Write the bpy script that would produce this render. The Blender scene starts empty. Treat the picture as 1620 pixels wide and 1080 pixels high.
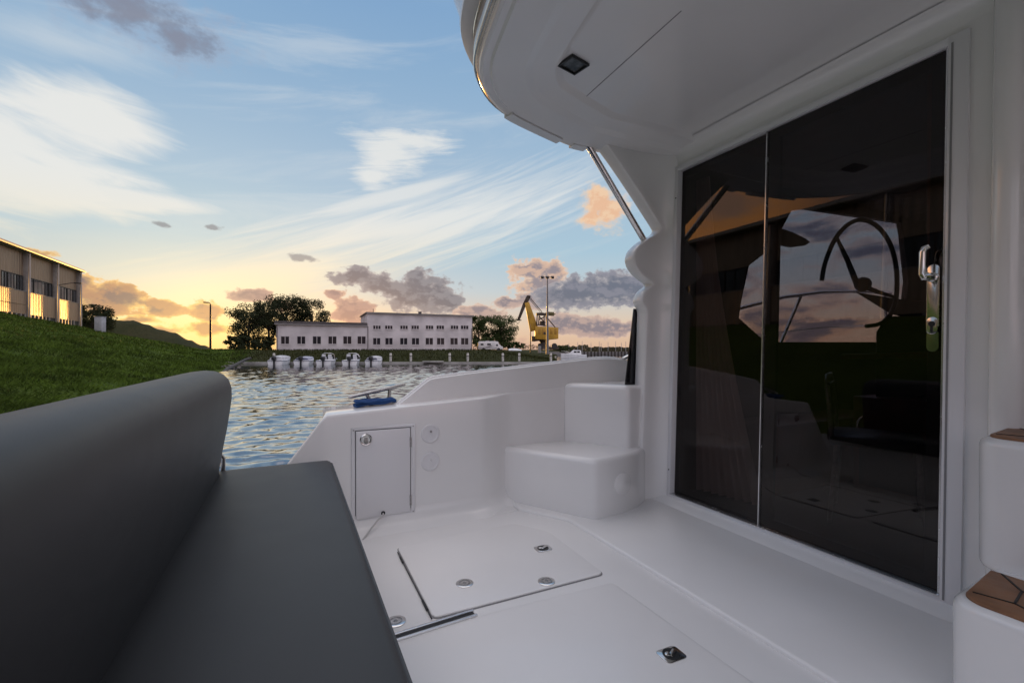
import bpy, bmesh, math, random
from mathutils import Vector, Matrix, noise as mnoise
R = math.radians
C = bpy.context.scene.collection
SC = bpy.context.scene
# ---------------------------------------------------------------- camera model: eye 0.92 m above the cockpit sole
F = 719.0; CX = 810.0; HY = 553.0; EYE = 0.92; YAW = R(25.9)
SA, CA = math.sin(YAW), math.cos(YAW)
WATER = -0.83
def ray(px, py):
    u = (px - CX) / F
    return Vector((SA + u*CA, CA - u*SA, (HY - py) / F))
EY = Vector((0, 0, EYE))
def onz(px, py, z):
    d = ray(px, py); return EY + d*((z - EYE)/d.z)
def onx(px, py, x):
    d = ray(px, py); return EY + d*(x/d.x)
def ony(px, py, y):
    d = ray(px, py); return EY + d*(y/d.y)
def onp(px, py, p0, n):
    d = ray(px, py); n = Vector(n); return EY + d*((Vector(p0) - EY).dot(n)/d.dot(n))
def W(px, depth, z=None, py=None):
    u = (px - CX)/F
    if z is None: z = EYE + (HY - py)/F*depth
    return Vector((depth*(SA + u*CA), depth*(CA - u*SA), z))
def SD(s, d, z=0.0):
    return Vector((d*SA + s*CA, d*CA - s*SA, z))
def lin(c):
    return tuple((x/12.92 if x <= .04045 else ((x + .055)/1.055)**2.4) for x in c)
def rgb(r, g, b): return lin((r/255, g/255, b/255))
# ---------------------------------------------------------------- objects
ORG = {}
def tag(o, label=None, cat=None, group=None, kind=None):
    if label: o['label'] = label
    if cat: o['category'] = cat
    if group: o['group'] = group
    if kind: o['kind'] = kind
    return o
def thing(name, label, cat, loc=(0, 0, 0), rz=0.0, group=None):
    o = bpy.data.objects.new(name, None); C.objects.link(o)
    o.empty_display_size = .1
    o.location = loc; o.rotation_euler = (0, 0, rz)
    ORG[o.name] = Matrix.Translation(Vector(loc)) @ Matrix.Rotation(rz, 4, 'Z')
    return tag(o, label, cat, group)
def org(parent):
    p = parent
    while p is not None:
        if p.name in ORG: return ORG[p.name]
        p = p.parent
    return Matrix.Identity(4)
class MB:
    """collects shapes in world space; build() links them as one mesh object"""
    def __init__(s): s.v = []; s.f = []; s.local = False
    def add(s, vs, fs):
        b = len(s.v); s.v += [Vector(v) for v in vs]; s.f += [[b + i for i in f] for f in fs]
    def box(s, c, d, rz=0.0, m=None):
        x, y, z = d[0]/2, d[1]/2, d[2]/2
        vs = [Vector((i, j, k)) for k in (-z, z) for i, j in ((-x, -y), (x, -y), (x, y), (-x, y))]
        M = Matrix.Translation(Vector(c)) @ (m if m else Matrix.Rotation(rz, 4, 'Z'))
        s.add([M @ v for v in vs], [[3, 2, 1, 0], [4, 5, 6, 7], [0, 1, 5, 4], [1, 2, 6, 5], [2, 3, 7, 6], [3, 0, 4, 7]])
    def box2(s, a, b):
        s.box([(a[i] + b[i])/2 for i in range(3)], [abs(b[i] - a[i]) for i in range(3)])
    def prism(s, pts, ext):
        n = len(pts); e = Vector(ext); p = [Vector(q) for q in pts]
        nrm = Vector((0, 0, 0))
        for i in range(n):
            a, b = p[i], p[(i + 1) % n]
            nrm += a.cross(b)
        if nrm.dot(e) < 0: p.reverse()
        s.add(p + [q + e for q in p], [list(range(n))[::-1], [n + i for i in range(n)]] +
              [[i, (i + 1) % n, n + (i + 1) % n, n + i] for i in range(n)])
    def grid(s, rows, close=False, flip=False):
        n = len(rows[0]); vs = [p for r in rows for p in r]; fs = []
        for i in range(len(rows) - 1):
            for j in range(n if close else n - 1):
                q = [i*n + j, i*n + (j + 1) % n, (i + 1)*n + (j + 1) % n, (i + 1)*n + j]
                fs.append(q[::-1] if flip else q)
        s.add(vs, fs)
    def tube(s, pts, r, n=10, cap=True, closed=False):
        pts = [Vector(p) for p in pts]; rs = r if isinstance(r, (list, tuple)) else [r]*len(pts)
        rows = []; up = None
        for i, p in enumerate(pts):
            if closed: t = pts[(i + 1) % len(pts)] - pts[i - 1]
            else: t = (pts[min(i + 1, len(pts) - 1)] - pts[max(i - 1, 0)])
            t.normalize()
            if up is None:
                up = Vector((0, 0, 1)) if abs(t.z) < .9 else Vector((1, 0, 0))
            a = t.cross(up).normalized(); up = a.cross(t).normalized()
            rows.append([p + (a*math.cos(k*2*math.pi/n) + up*math.sin(k*2*math.pi/n))*rs[i] for k in range(n)])
        if closed: rows.append(rows[0])
        b = len(s.v); s.grid(rows, close=True, flip=True)
        if cap and not closed:
            s.f.append([b + k for k in range(n)]); s.f.append([b + (len(rows) - 1)*n + k for k in range(n)][::-1])
    def lathe(s, c, axis, prof, n=28):
        ax = Vector(axis).normalized()
        a = ax.orthogonal().normalized(); b2 = ax.cross(a)
        rows = [[Vector(c) + ax*h + (a*math.cos(k*2*math.pi/n) + b2*math.sin(k*2*math.pi/n))*r for k in range(n)] for r, h in prof]
        b = len(s.v); s.grid(rows, close=True)
        s.f.append([b + (len(rows) - 1)*n + k for k in range(n)])
        s.f.append([b + k for k in range(n)][::-1])
    def ball(s, c, r, nu=12, nv=8, sc=(1, 1, 1)):
        prof = [(math.sin(math.pi*i/nv), -math.cos(math.pi*i/nv)) for i in range(1, nv)]
        rows = [[Vector(c) + Vector((a*math.cos(k*2*math.pi/nu)*sc[0], a*math.sin(k*2*math.pi/nu)*sc[1], h*sc[2]))*r for k in range(nu)] for a, h in prof]
        b = len(s.v); s.grid(rows, close=True)
        s.f.append([b + k for k in range(nu)][::-1]); s.f.append([b + (nv - 2)*nu + k for k in range(nu)])
    def build(s, name, mat, parent=None, bevel=0.0, seg=2, smooth=38, ang=30, weld=True):
        me = bpy.data.meshes.new(name)
        inv = org(parent).inverted() if (parent is not None and not s.local) else Matrix.Identity(4)
        me.from_pydata([inv @ v for v in s.v], [], s.f)
        if weld or bevel:
            bm = bmesh.new(); bm.from_mesh(me)
            if weld: bmesh.ops.remove_doubles(bm, verts=bm.verts, dist=1e-5)
            if bevel:
                bmesh.ops.dissolve_limit(bm, angle_limit=R(1), verts=bm.verts, edges=bm.edges)
                bm.normal_update()
                es = [e for e in bm.edges if e.is_manifold and e.calc_face_angle(0) > R(ang)]
                bmesh.ops.bevel(bm, geom=es, offset=bevel, segments=seg, affect='EDGES', profile=.5, clamp_overlap=True)
            bm.to_mesh(me); bm.free()
        if smooth:
            me.polygons.foreach_set('use_smooth', [True]*len(me.polygons))
            if smooth < 180: me.set_sharp_from_angle(angle=R(smooth))
        me.materials.append(mat)
        o = bpy.data.objects.new(name, me); C.objects.link(o)
        if parent is not None: o.parent = parent
        return o
def single(mb, name, mat, label, cat, group=None, kind=None, base=None, **kw):
    """a thing that is one mesh, its origin at its base"""
    vs = mb.v
    if base is None:
        base = Vector((sum(v.x for v in vs)/len(vs), sum(v.y for v in vs)/len(vs), min(v.z for v in vs)))
    mb.v = [v - base for v in vs]
    o = mb.build(name, mat, **kw); o.location = base
    return tag(o, label, cat, group, kind)
def copy_tree(o, parent=None):
    c = o.copy(); C.objects.link(c)
    if parent is not None: c.parent = parent
    for ch in list(o.children): copy_tree(ch, c)
    return c
# ---------------------------------------------------------------- node helpers
def nset(node, **kw):
    for k, v in kw.items():
        k2 = k.replace('_', ' ')
        for s in node.inputs:
            if s.name.lower() == k2.lower():
                s.default_value = v; break
class N:
    """a tiny expression builder over shader math nodes"""
    def __init__(s, nt): s.nt = nt; s.n = nt.nodes; s.l = nt.links
    def new(s, t): return s.n.new(t)
    def put(s, sock, v):
        if isinstance(v, (int, float)): sock.default_value = v
        elif isinstance(v, (tuple, list)): sock.default_value = tuple(v) + ((1,) if len(v) == 3 and sock.type == 'RGBA' else ())
        else: s.l.new(v, sock)
    def m(s, op, a, b=None, c=None, clamp=False):
        n = s.n.new('ShaderNodeMath'); n.operation = op; n.use_clamp = clamp
        s.put(n.inputs[0], a)
        if b is not None: s.put(n.inputs[1], b)
        if c is not None: s.put(n.inputs[2], c)
        return n.outputs[0]
    def add(s, *a):
        r = a[0]
        for x in a[1:]: r = s.m('ADD', r, x)
        return r
    def mul(s, *a):
        r = a[0]
        for x in a[1:]: r = s.m('MULTIPLY', r, x)
        return r
    def sub(s, a, b): return s.m('SUBTRACT', a, b)
    def mx(s, a, b): return s.m('MAXIMUM', a, b)
    def smooth(s, x, lo, hi, a=0.0, b=1.0):
        n = s.n.new('ShaderNodeMapRange'); n.interpolation_type = 'SMOOTHSTEP'
        s.put(n.inputs[0], x); s.put(n.inputs[1], lo); s.put(n.inputs[2], hi); s.put(n.inputs[3], a); s.put(n.inputs[4], b)
        return n.outputs[0]
    def mix(s, f, a, b):
        n = s.n.new('ShaderNodeMix'); n.data_type = 'RGBA'
        s.put(n.inputs[0], f); s.put(n.inputs[6], a); s.put(n.inputs[7], b)
        return n.outputs[2]
    def xyz(s, x, y, z=0.0):
        n = s.n.new('ShaderNodeCombineXYZ')
        for i, v in enumerate((x, y, z)): s.put(n.inputs[i], v)
        return n.outputs[0]
    def noise(s, vec, scale=1.0, detail=4.0, rough=.55, dist=0.0, out=0):
        n = s.n.new('ShaderNodeTexNoise'); s.put(n.inputs['Vector'], vec)
        n.inputs['Scale'].default_value = scale; n.inputs['Detail'].default_value = detail
        n.inputs['Roughness'].default_value = rough; n.inputs['Distortion'].default_value = dist
        return n.outputs[out]
    def ramp(s, f, stops, interp='LINEAR'):
        n = s.n.new('ShaderNodeValToRGB'); s.put(n.inputs[0], f)
        e = n.color_ramp.elements; n.color_ramp.interpolation = interp
        while len(e) < len(stops): e.new(.5)
        for q, (p, c) in zip(e, stops): q.position = p; q.color = tuple(c) + (1,)
        return n.outputs[0]
def mat(name, col, rough=.5, metal=0.0, bump=0.0, bscale=40.0, var=0.0, vscale=3.0, coat=0.0, spec=.5, **kw):
    m = bpy.data.materials.new(name); m.use_nodes = True
    g = N(m.node_tree); p = g.n['Principled BSDF']
    p.inputs['Roughness'].default_value = rough; p.inputs['Metallic'].default_value = metal
    p.inputs['Coat Weight'].default_value = coat; p.inputs['Specular IOR Level'].default_value = spec
    tc = g.new('ShaderNodeTexCoord').outputs['Object']
    nz = g.noise(tc, vscale, 5)
    f = g.smooth(nz, .3, .7)
    c2 = tuple(max(0, x*(1 - var)) for x in col); c1 = tuple(x*(1 + var*.4) for x in col)
    g.l.new(g.mix(f, c2, c1), p.inputs['Base Color'])
    rv = kw.get('rvar', .12)
    r = g.smooth(g.noise(tc, vscale*4, 4), .3, .7, rough*(1 - rv), min(1, rough*(1 + rv)))
    g.l.new(r, p.inputs['Roughness'])
    if bump:
        b = g.new('ShaderNodeBump'); b.inputs['Strength'].default_value = bump; b.inputs['Distance'].default_value = kw.get('bdist', .002)
        g.l.new(g.noise(tc, bscale, 5), b.inputs['Height']); g.l.new(b.outputs[0], p.inputs['Normal'])
    return m
SUN_E = 2.4
# ---------------------------------------------------------------- camera, sun, sky
cam = bpy.data.cameras.new('camera'); camo = bpy.data.objects.new('camera', cam); C.objects.link(camo)
cam.sensor_fit = 'HORIZONTAL'; cam.sensor_width = 36.0; cam.lens = F/1620*36; cam.shift_y = 13/1620
cam.clip_start = .02; cam.clip_end = 20000
camo.location = EY; camo.rotation_euler = (R(90), 0, -YAW); SC.camera = camo
SC.view_settings.view_transform = 'Standard'; SC.view_settings.look = 'None'
SC.view_settings.exposure = 0.35; SC.view_settings.gamma = 1.0
SUN_AZ = math.atan2(ray(521, 528).x, ray(521, 528).y); SUN_EL = R(2.2)
SUN = Vector((math.sin(SUN_AZ)*math.cos(SUN_EL), math.cos(SUN_AZ)*math.cos(SUN_EL), math.sin(SUN_EL)))
ld = bpy.data.lights.new('sun', 'SUN'); lo = bpy.data.objects.new('sun', ld); C.objects.link(lo)
ld.energy = SUN_E; ld.angle = R(1.5); ld.color = (1.0, .52, .13)
lo.rotation_euler = SUN.to_track_quat('Z', 'Y').to_euler(); lo.location = SUN*60

def azel(px, py):
    d = ray(px, py); return math.atan2(d.x, d.y), math.atan2(d.z, math.hypot(d.x, d.y))
world = bpy.data.worlds.new('World'); SC.world = world; world.use_nodes = True
world.cycles.sampling_method = 'MANUAL'; world.cycles.sample_map_resolution = 512
g = N(world.node_tree); bg = g.n['Background']; bg.inputs['Strength'].default_value = .1
sky = g.new('ShaderNodeTexSky'); sky.sky_type = 'NISHITA'; sky.sun_disc = False
sky.sun_elevation = SUN_EL; sky.sun_rotation = SUN_AZ; sky.altitude = 0; sky.air_density = 1.0; sky.dust_density = 1.5; sky.ozone_density = 2.0
tc = g.new('ShaderNodeTexCoord').outputs['Generated']
sep = g.new('ShaderNodeSeparateXYZ'); g.l.new(tc, sep.inputs[0])
dx, dy, dz = sep.outputs
az = g.m('ARCTAN2', dx, dy); el = g.m('ARCSINE', dz)
elc = g.mx(el, 0.0)
GL = ray(300, 545).normalized()      # the bright gap in the cloud, left of the hidden sun
sd = g.add(g.mul(dx, GL.x), g.mul(dy, GL.y), g.mul(dz, GL.z))     # cosine of the angle to the sun
sang = g.m('ARCCOSINE', g.m('MINIMUM', sd, .99999))
# clear sky: one ramp of elevation towards the sun, one away from it
e01 = g.m('DIVIDE', elc, R(60), clamp=True)
near = g.ramp(e01, [(0, rgb(255, 212, 132)), (.05, rgb(255, 228, 168)), (.12, rgb(236, 230, 208)), (.2, rgb(208, 222, 222)), (.32, rgb(186, 208, 222)), (.5, rgb(158, 188, 216)), (.72, rgb(124, 166, 208)), (1, rgb(110, 152, 198))])
farr = g.ramp(e01, [(0, rgb(222, 186, 160)), (.05, rgb(228, 204, 180)), (.12, rgb(196, 208, 214)), (.2, rgb(172, 202, 220)), (.32, rgb(170, 196, 218)), (.5, rgb(146, 180, 212)), (.72, rgb(118, 160, 206)), (1, rgb(108, 150, 198))])
away = g.ramp(e01, [(0, rgb(196, 172, 172)), (.1, rgb(198, 186, 192)), (.3, rgb(178, 190, 208)), (1, rgb(150, 172, 204))])
away = g.mix(1.0, away, away)
base = g.mix(g.smooth(sang, R(3), R(30)), near, farr)
aw2 = g.new('ShaderNodeMix'); aw2.data_type = 'RGBA'; aw2.blend_type = 'MULTIPLY'; aw2.inputs[0].default_value = 1; g.l.new(away, aw2.inputs[6]); aw2.inputs[7].default_value = (2.4, 2.1, 1.98, 1)  # unseen sky behind the camera, brightened to fill the cockpit with light
base = g.mix(g.smooth(sang, R(75), R(130)), base, aw2.outputs[2])
# domain warp shared by all the clouds
v3 = g.xyz(g.mul(az, 1.0), g.mul(el, 1.0), 0.0)
wn = g.new('ShaderNodeTexNoise'); wn.inputs['Scale'].default_value = 9; wn.inputs['Detail'].default_value = 4; g.l.new(v3, wn.inputs['Vector'])
ws = g.new('ShaderNodeSeparateColor'); g.l.new(wn.outputs['Color'], ws.inputs[0])
waz = g.add(az, g.mul(g.sub(ws.outputs[0], .5), .075)); wel = g.add(el, g.mul(g.sub(ws.outputs[1], .5), .05))
def ellipse(px, py, rx, ry, rot=0.0, warp=True):
    """1 at a cloud lobe's centre, 0 on its rim (directions on the sky sphere)"""
    a0, e0 = azel(px, py)
    al, _ = azel(px - rx, py); ar, _ = azel(px + rx, py); _, et = azel(px, py - ry); _, eb = azel(px, py + ry)
    ra = (ar - al)/2; re = (et - eb)/2
    A = waz if warp else az; E = wel if warp else el
    u = g.m('DIVIDE', g.sub(A, a0), ra); v = g.m('DIVIDE', g.sub(E, e0), re)
    if rot:                                            # shear along the streak, degrees on the sky
        k = math.tan(R(rot))
        v = g.m('DIVIDE', g.sub(g.sub(E, e0), g.mul(g.sub(A, a0), k)), re)
    return g.sub(1.0, g.m('SQRT', g.add(g.mul(u, u), g.mul(v, v))))
def union(lst):
    r = lst[0]
    for x in lst[1:]: r = g.m('SMOOTH_MAX', r, x, .25)
    return r
# --- cirrus: thin white streaked sheets
def streak(rot, sx, sy, seed, detail=6, rough=.6, dist=.6):
    k = R(rot); c, s = math.cos(k), math.sin(k)
    along = g.add(g.mul(az, c), g.mul(el, s)); across = g.sub(g.mul(el, c), g.mul(az, s))
    return g.noise(g.xyz(g.mul(along, sx), g.mul(across, sy), seed), 1.0, detail, rough, dist)
def sheet(mask, st, lo, hi, gain=1.0):
    return g.mul(g.smooth(g.add(mask, g.mul(g.sub(st, .5), gain)), lo, hi), 1.0)
s1 = streak(-8, 6, 30, 3.1); s2 = streak(14, 4, 60, 7.7); s3 = streak(20, 3.2, 52, 1.9, 6); s4 = streak(-3, 5, 40, 5.2)
c1 = sheet(union([ellipse(-60, 225, 300, 135, -4), ellipse(120, 185, 190, 70, 4), ellipse(60, 280, 240, 75, -2)]), s1, -.1, .6, 1.2)
c1b = sheet(ellipse(110, 303, 290, 26, 2, False), s4, -.08, .4, .7)
s5 = streak(6, 9, 75, 13.3, 6, .62, 1.0)
c2 = sheet(union([ellipse(640, 218, 96, 22, 3), ellipse(612, 245, 60, 50, 8), ellipse(600, 275, 50, 26)]), g.add(g.mul(s5, .65), g.mul(s1, .5)), .0, .95, 2.0)
c3 = sheet(ellipse(615, 312, 180, 18, 17, False), s2, -.1, .7, .9)
c4 = sheet(ellipse(650, 365, 440, 84, 15, False), s3, -.05, .95, 1.6)
c5 = sheet(ellipse(420, 435, 230, 44, 13, False), s2, -.1, .8, .9)
vl = sheet(ellipse(100, 60, 260, 60, 3), s4, .1, 1.1, 1.0)
gen = g.mul(g.smooth(streak(9, 2.0, 14, 11.0), .48, .74), g.smooth(el, R(4), R(16)), .3)
hi = g.mul(g.smooth(el, R(36), R(62)), g.smooth(streak(9, 1.4, 5, 21.0), .3, .62), .8)  # bright veil overhead, out of view, added to light the cockpit
cir = g.mx(g.mx(g.mx(g.mul(c1, .95), g.mul(c1b, .9)), g.mx(g.mul(c2, .85), g.mul(c3, .7))), g.mx(g.mx(g.mul(c4, .82), g.mul(c5, .85)), g.mx(gen, g.mul(vl, .35))))
ccol = g.mix(g.smooth(el, R(3), R(17)), rgb(255, 236, 190), rgb(240, 240, 236))
base = g.mix(cir, base, ccol)
base = g.mix(hi, base, (2.45, 2.18, 2.06))
# --- cumulus: dense lobed clouds, gold rimmed near the sun, mauve inside
puff = g.noise(g.xyz(g.mul(az, 1.0), g.mul(el, 1.5), 2.0), 26, 6, .6)
puffb = g.noise(g.xyz(g.mul(az, 1.0), g.mul(el, 1.5), 9.0), 70, 4, .6)
pn = g.add(g.mul(g.sub(puff, .5), 1.9), g.mul(g.sub(puffb, .5), .32))
up = g.noise(g.xyz(az, g.add(g.mul(el, 1.5), .022), 2.0), 26, 4, .6)     # the same lobes seen a little higher: the lit tops
lit = g.smooth(g.sub(puff, up), -.06, .12)
def cum(lobes, lo=.02, hi=.22):
    f = g.add(union([ellipse(*q) for q in lobes]), pn)
    return g.smooth(f, lo, hi), f
def paint(base, lobes, core, rim, top=None, lo=.05, hi=.3, k=1.0):
    a, f = cum(lobes, lo, hi)
    cc = g.mix(g.smooth(f, .08, .6), rim, core)
    if top is not None: cc = g.mix(g.mul(lit, .7), cc, top)
    return g.mix(g.mul(a, k), base, cc)
base = paint(base, [(200, 5, 210, 62, -4), (275, 55, 70, 50)], rgb(136, 138, 154), rgb(176, 178, 194), None, -.25, 1.0, .85)
base = paint(base, [(690, 556, 500, 26)], rgb(196, 160, 152), rgb(250, 214, 164), None, .1, .8, .45)
base = paint(base, [(172, 469, 78, 26, -5), (120, 446, 34, 18), (262, 485, 50, 17), (334, 489, 30, 21)], rgb(126, 108, 112), rgb(250, 200, 128), rgb(196, 146, 112), .0, .18)
base = paint(base, [(330, 519, 58, 13), (215, 508, 46, 9), (40, 396, 60, 15), (250, 523, 46, 8)], rgb(160, 122, 104), rgb(255, 204, 120), None, .0, .3, .95)
base = paint(base, [(400, 472, 42, 13), (440, 482, 30, 11), (556, 492, 36, 26), (532, 468, 18, 12)], rgb(134, 120, 132), rgb(222, 186, 166), rgb(172, 146, 146))
base = paint(base, [(555, 438, 42, 18), (605, 456, 60, 25, -10), (660, 463, 74, 36), (705, 476, 40, 22), (665, 440, 28, 18)], rgb(104, 110, 126), rgb(178, 174, 178), rgb(140, 143, 154))
base = paint(base, [(480, 408, 34, 8, -3), (340, 356, 26, 9), (256, 355, 17, 8, -10)], rgb(142, 144, 150), rgb(196, 200, 200), None, .2, .7, .8)
base = paint(base, [(760, 494, 50, 12), (850, 476, 56, 18), (805, 482, 34, 13), (900, 514, 80, 20), (955, 520, 66, 18)], rgb(136, 130, 142), rgb(230, 200, 182), rgb(204, 176, 166))
base = paint(base, [(840, 424, 32, 27), (872, 428, 32, 27), (856, 450, 58, 26)], rgb(150, 140, 148), rgb(248, 212, 182), rgb(230, 192, 166))
base = paint(base, [(905, 466, 90, 30), (970, 454, 86, 30), (1040, 456, 90, 30)], rgb(108, 114, 132), rgb(184, 178, 182), rgb(142, 142, 156))
base = paint(base, [(944, 316, 32, 30), (962, 328, 40, 34), (938, 342, 24, 18)], rgb(244, 192, 150), rgb(236, 218, 200), rgb(252, 216, 176), -.12, .55, .92)
# --- the rest of the horizon (seen through the cabin and in reflections): a belt of the same clouds
bz = g.noise(g.xyz(g.mul(az, 6.5), g.mul(el, 17.0), 4.0), 1.0, 6, .56, .3)
belt = g.mul(g.m('SUBTRACT', 1.0, g.m('MULTIPLY', g.smooth(az, R(-31), R(-24)), g.smooth(az, R(52), R(42))), clamp=True), g.smooth(el, R(48), R(16)))
ba = g.mul(g.smooth(bz, .44, .6), belt)
bc = g.mix(g.smooth(bz, .46, .56), g.mix(g.smooth(el, R(2), R(26)), rgb(246, 160, 110), rgb(244, 166, 96)), rgb(98, 98, 124))
base = g.mix(g.mul(ba, .85), base, bc)
# orange glow added low on the left, out of view, for the door's reflection
ow = g.mul(g.smooth(az, R(-66), R(-52)), g.smooth(az, R(-30), R(-42)), g.smooth(el, R(6), R(12)), g.smooth(el, R(30), R(21)), g.smooth(bz, .36, .6, .45, 1.0))
base = g.mix(g.mul(ow, .9), base, (2.6, 1.12, .34))
# --- glow round the sun, and some of the physical sky
glow = g.m('POWER', g.m('MAXIMUM', sd, 0.0), 120.0)
hs = g.new('ShaderNodeMix'); hs.data_type = 'RGBA'; hs.blend_type = 'ADD'; g.l.new(glow, hs.inputs[0]); g.l.new(base, hs.inputs[6]); hs.inputs[7].default_value = (.34, .24, .08, 1)
scl = g.new('ShaderNodeMix'); scl.data_type = 'RGBA'; scl.blend_type = 'MULTIPLY'; scl.inputs[0].default_value = 1
g.l.new(hs.outputs[2], scl.inputs[6]); scl.inputs[7].default_value = (8.15, 8.15, 8.15, 1)
fin = g.mix(.12, scl.outputs[2], sky.outputs[0])
g.l.new(fin, bg.inputs['Color'])
# ---------------------------------------------------------------- materials of the boat
GEL = mat('gelcoat', (.83, .815, .80), .2, var=.03, vscale=1.5, coat=.5, bump=.05, bscale=220, bdist=.0006)
GELT = mat('gelcoat_moulded_tread', (.82, .805, .79), .36, var=.03, vscale=2.0, coat=.2, bump=.12, bscale=500, bdist=.0006)
ALU = mat('white_aluminium', (.76, .75, .76), .3, var=.008, rvar=.02, coat=.2)
EDGE = mat('bare_aluminium_edge', (.72, .72, .73), .25, .9)
STEEL = mat('stainless_steel', (.72, .71, .69), .16, 1.0, var=.08, vscale=30)
STEELD = mat('dull_stainless', (.36, .35, .34), .36, .9, var=.3, vscale=60)
BLACK = mat('black_rubber', (.012, .012, .013), .5)
GASK = mat('grey_gasket', (.24, .235, .24), .6)
VINYL = mat('grey_vinyl', (.036, .0362, .038), .5, var=.0, rvar=.02, vscale=2, bump=.3, bscale=1400, bdist=.0004, spec=.42)
gv = N(VINYL.node_tree); tv = gv.new('ShaderNodeTexCoord').outputs['Object']
mv = gv.new('ShaderNodeMapping'); gv.l.new(tv, mv.inputs[0]); mv.inputs['Scale'].default_value = (5, 1.6, 7)
b2 = gv.new('ShaderNodeBump'); b2.inputs['Strength'].default_value = .35; b2.inputs['Distance'].default_value = .012
gv.l.new(gv.noise(mv.outputs[0], 1.0, 2, .45, .8), b2.inputs['Height'])
b1 = [n_ for n_ in gv.n if n_.type == 'BUMP' and n_ != b2][0]; gv.l.new(b2.outputs[0], b1.inputs['Normal'])
PIPING = mat('vinyl_piping', (.05, .053, .058), .5)
TEAK = mat('teak', (.26, .125, .062), .55, var=.35, vscale=14, bump=.2, bscale=60)
CAULK = mat('black_caulk', (.012, .010, .009), .6)
GOLD = mat('polished_rub_strip', (.62, .50, .40), .14, .95, var=.25, vscale=5)
TINT = mat('side_window_tint', (.006, .006, .008), .06, spec=.6)
DARKW = mat('dark_cabin_wood', (.16, .045, .030), .35, var=.4, vscale=8)
CABIN = mat('cabin_lining', (.075, .055, .050), .7)
CABFL = mat('cabin_carpet', (.05, .042, .038), .9)
HELM = mat('black_helm_plastic', (.012, .012, .013), .35)
CURT = mat('curtain_cloth', (.66, .54, .47), .85)
GREENM = mat('green_brass_cover', (.10, .14, .04), .35, .6)
ROPEB = mat('blue_rope', (.012, .06, .20), .8, bump=.6, bscale=260)
CORDM = mat('white_cord', (.55, .53, .52), .7)
HULLB = mat('hull_gelcoat', (.78, .77, .775), .3, var=.05, coat=.3)
def glass_mat(name, tint, refl, rough=0.0, ior=1.5, col=(1, 1, 1)):
    m = bpy.data.materials.new(name); m.use_nodes = True; g_ = N(m.node_tree); g_.n.clear()
    o = g_.new('ShaderNodeOutputMaterial'); t = g_.new('ShaderNodeBsdfTransparent'); t.inputs[0].default_value = tint + (1,)
    gl = g_.new('ShaderNodeBsdfGlossy'); gl.inputs['Roughness'].default_value = rough; gl.inputs[0].default_value = col + (1,)
    fr = g_.new('ShaderNodeFresnel'); fr.inputs[0].default_value = ior; geo = g_.new('ShaderNodeNewGeometry')
    mx = g_.new('ShaderNodeMixShader')
    g_.l.new(g_.mul(g_.m('ADD', fr.outputs[0], refl, clamp=True), g_.sub(1.0, geo.outputs['Backfacing'])), mx.inputs[0])
    g_.l.new(t.outputs[0], mx.inputs[1]); g_.l.new(gl.outputs[0], mx.inputs[2]); g_.l.new(mx.outputs[0], o.inputs[0])
    return m
DGLASS = glass_mat('tinted_door_glass', (.52, .48, .48), .018, ior=1.38, col=(.98, .93, .90))
SGLASS = glass_mat('cabin_window_glass', (.86, .87, .9), .0)

yacht = thing('motor_yacht', 'white motor yacht with open cockpit, dark sliding glass door and flybridge overhang', 'yacht', (1.0, .6, 0))
LEAN = .035                                   # the cabin bulkhead leans forward
BX = 2.05
def bk(y, z, off=0.0): return Vector((BX + LEAN*z - off, y, z))
BN = Vector((1, 0, -LEAN)); BP = Vector((BX, 0, 0))
# ---- cockpit sole -------------------------------------------------------------
sole = MB()
sole.box2((-.55, -1.2, -.03), (1.36, 2.46, 0.0))
cockpit_floor = sole.build('cockpit_floor', GELT, yacht)
pl = MB()
pl.prism([(1.335, -1.2, -.02), (1.335, 2.05, -.02), (1.17, 2.315, -.02), (1.17, 2.5, -.02), (2.2, 2.5, -.02), (2.2, -1.2, -.02)], (0, 0, .036))
pl.build('raised_floor', GELT, yacht, bevel=.012, seg=3)
# narrow raised margin along the far coaming: the sole is a shallow inset tray
mg = MB(); mg.prism([(-.55, 2.315, -.02), (1.169, 2.315, -.02), (1.169, 2.5, -.02), (-.55, 2.5, -.02)], (0, 0, .0275))
mg.build('floor_margin', GELT, yacht, bevel=.010, seg=3)
# ---- far coaming: wall of the cockpit with fillets, top deck ---------------------
def smoothst(t): t = min(1, max(0, t)); return t*t*(3 - 2*t)
def yw(x): return 2.40 + .0985*smoothst((x - .97)/.24)
def ztop(x):
    if x < .151: return max(-.30, .40 + (x + .0)*1.325)
    return .60 + .055*(x - .151)
bpx = [(622, 646), (629, 640), (640, 632), (660, 616), (672, 606), (680, 600), (688, 597.5), (700, 596), (740, 590.5), (790, 584.5), (840, 578.5), (890, 572.5), (925, 568.5), (945, 566.8), (960, 566.2), (975, 567), (988, 570), (1000, 575)]
btop = [ony(px, py, 2.505) for px, py in bpx]
def bz_at(x):
    for a, b in zip(btop, btop[1:]):
        if a.x <= x <= b.x: return a.z + (b.z - a.z)*(x - a.x)/(b.x - a.x)
    return btop[-1].z - .05
co = MB(); rows = []
xs = [-.42 + .02*i for i in range(int((2.2 + .42)/.02) + 1)]
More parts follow.
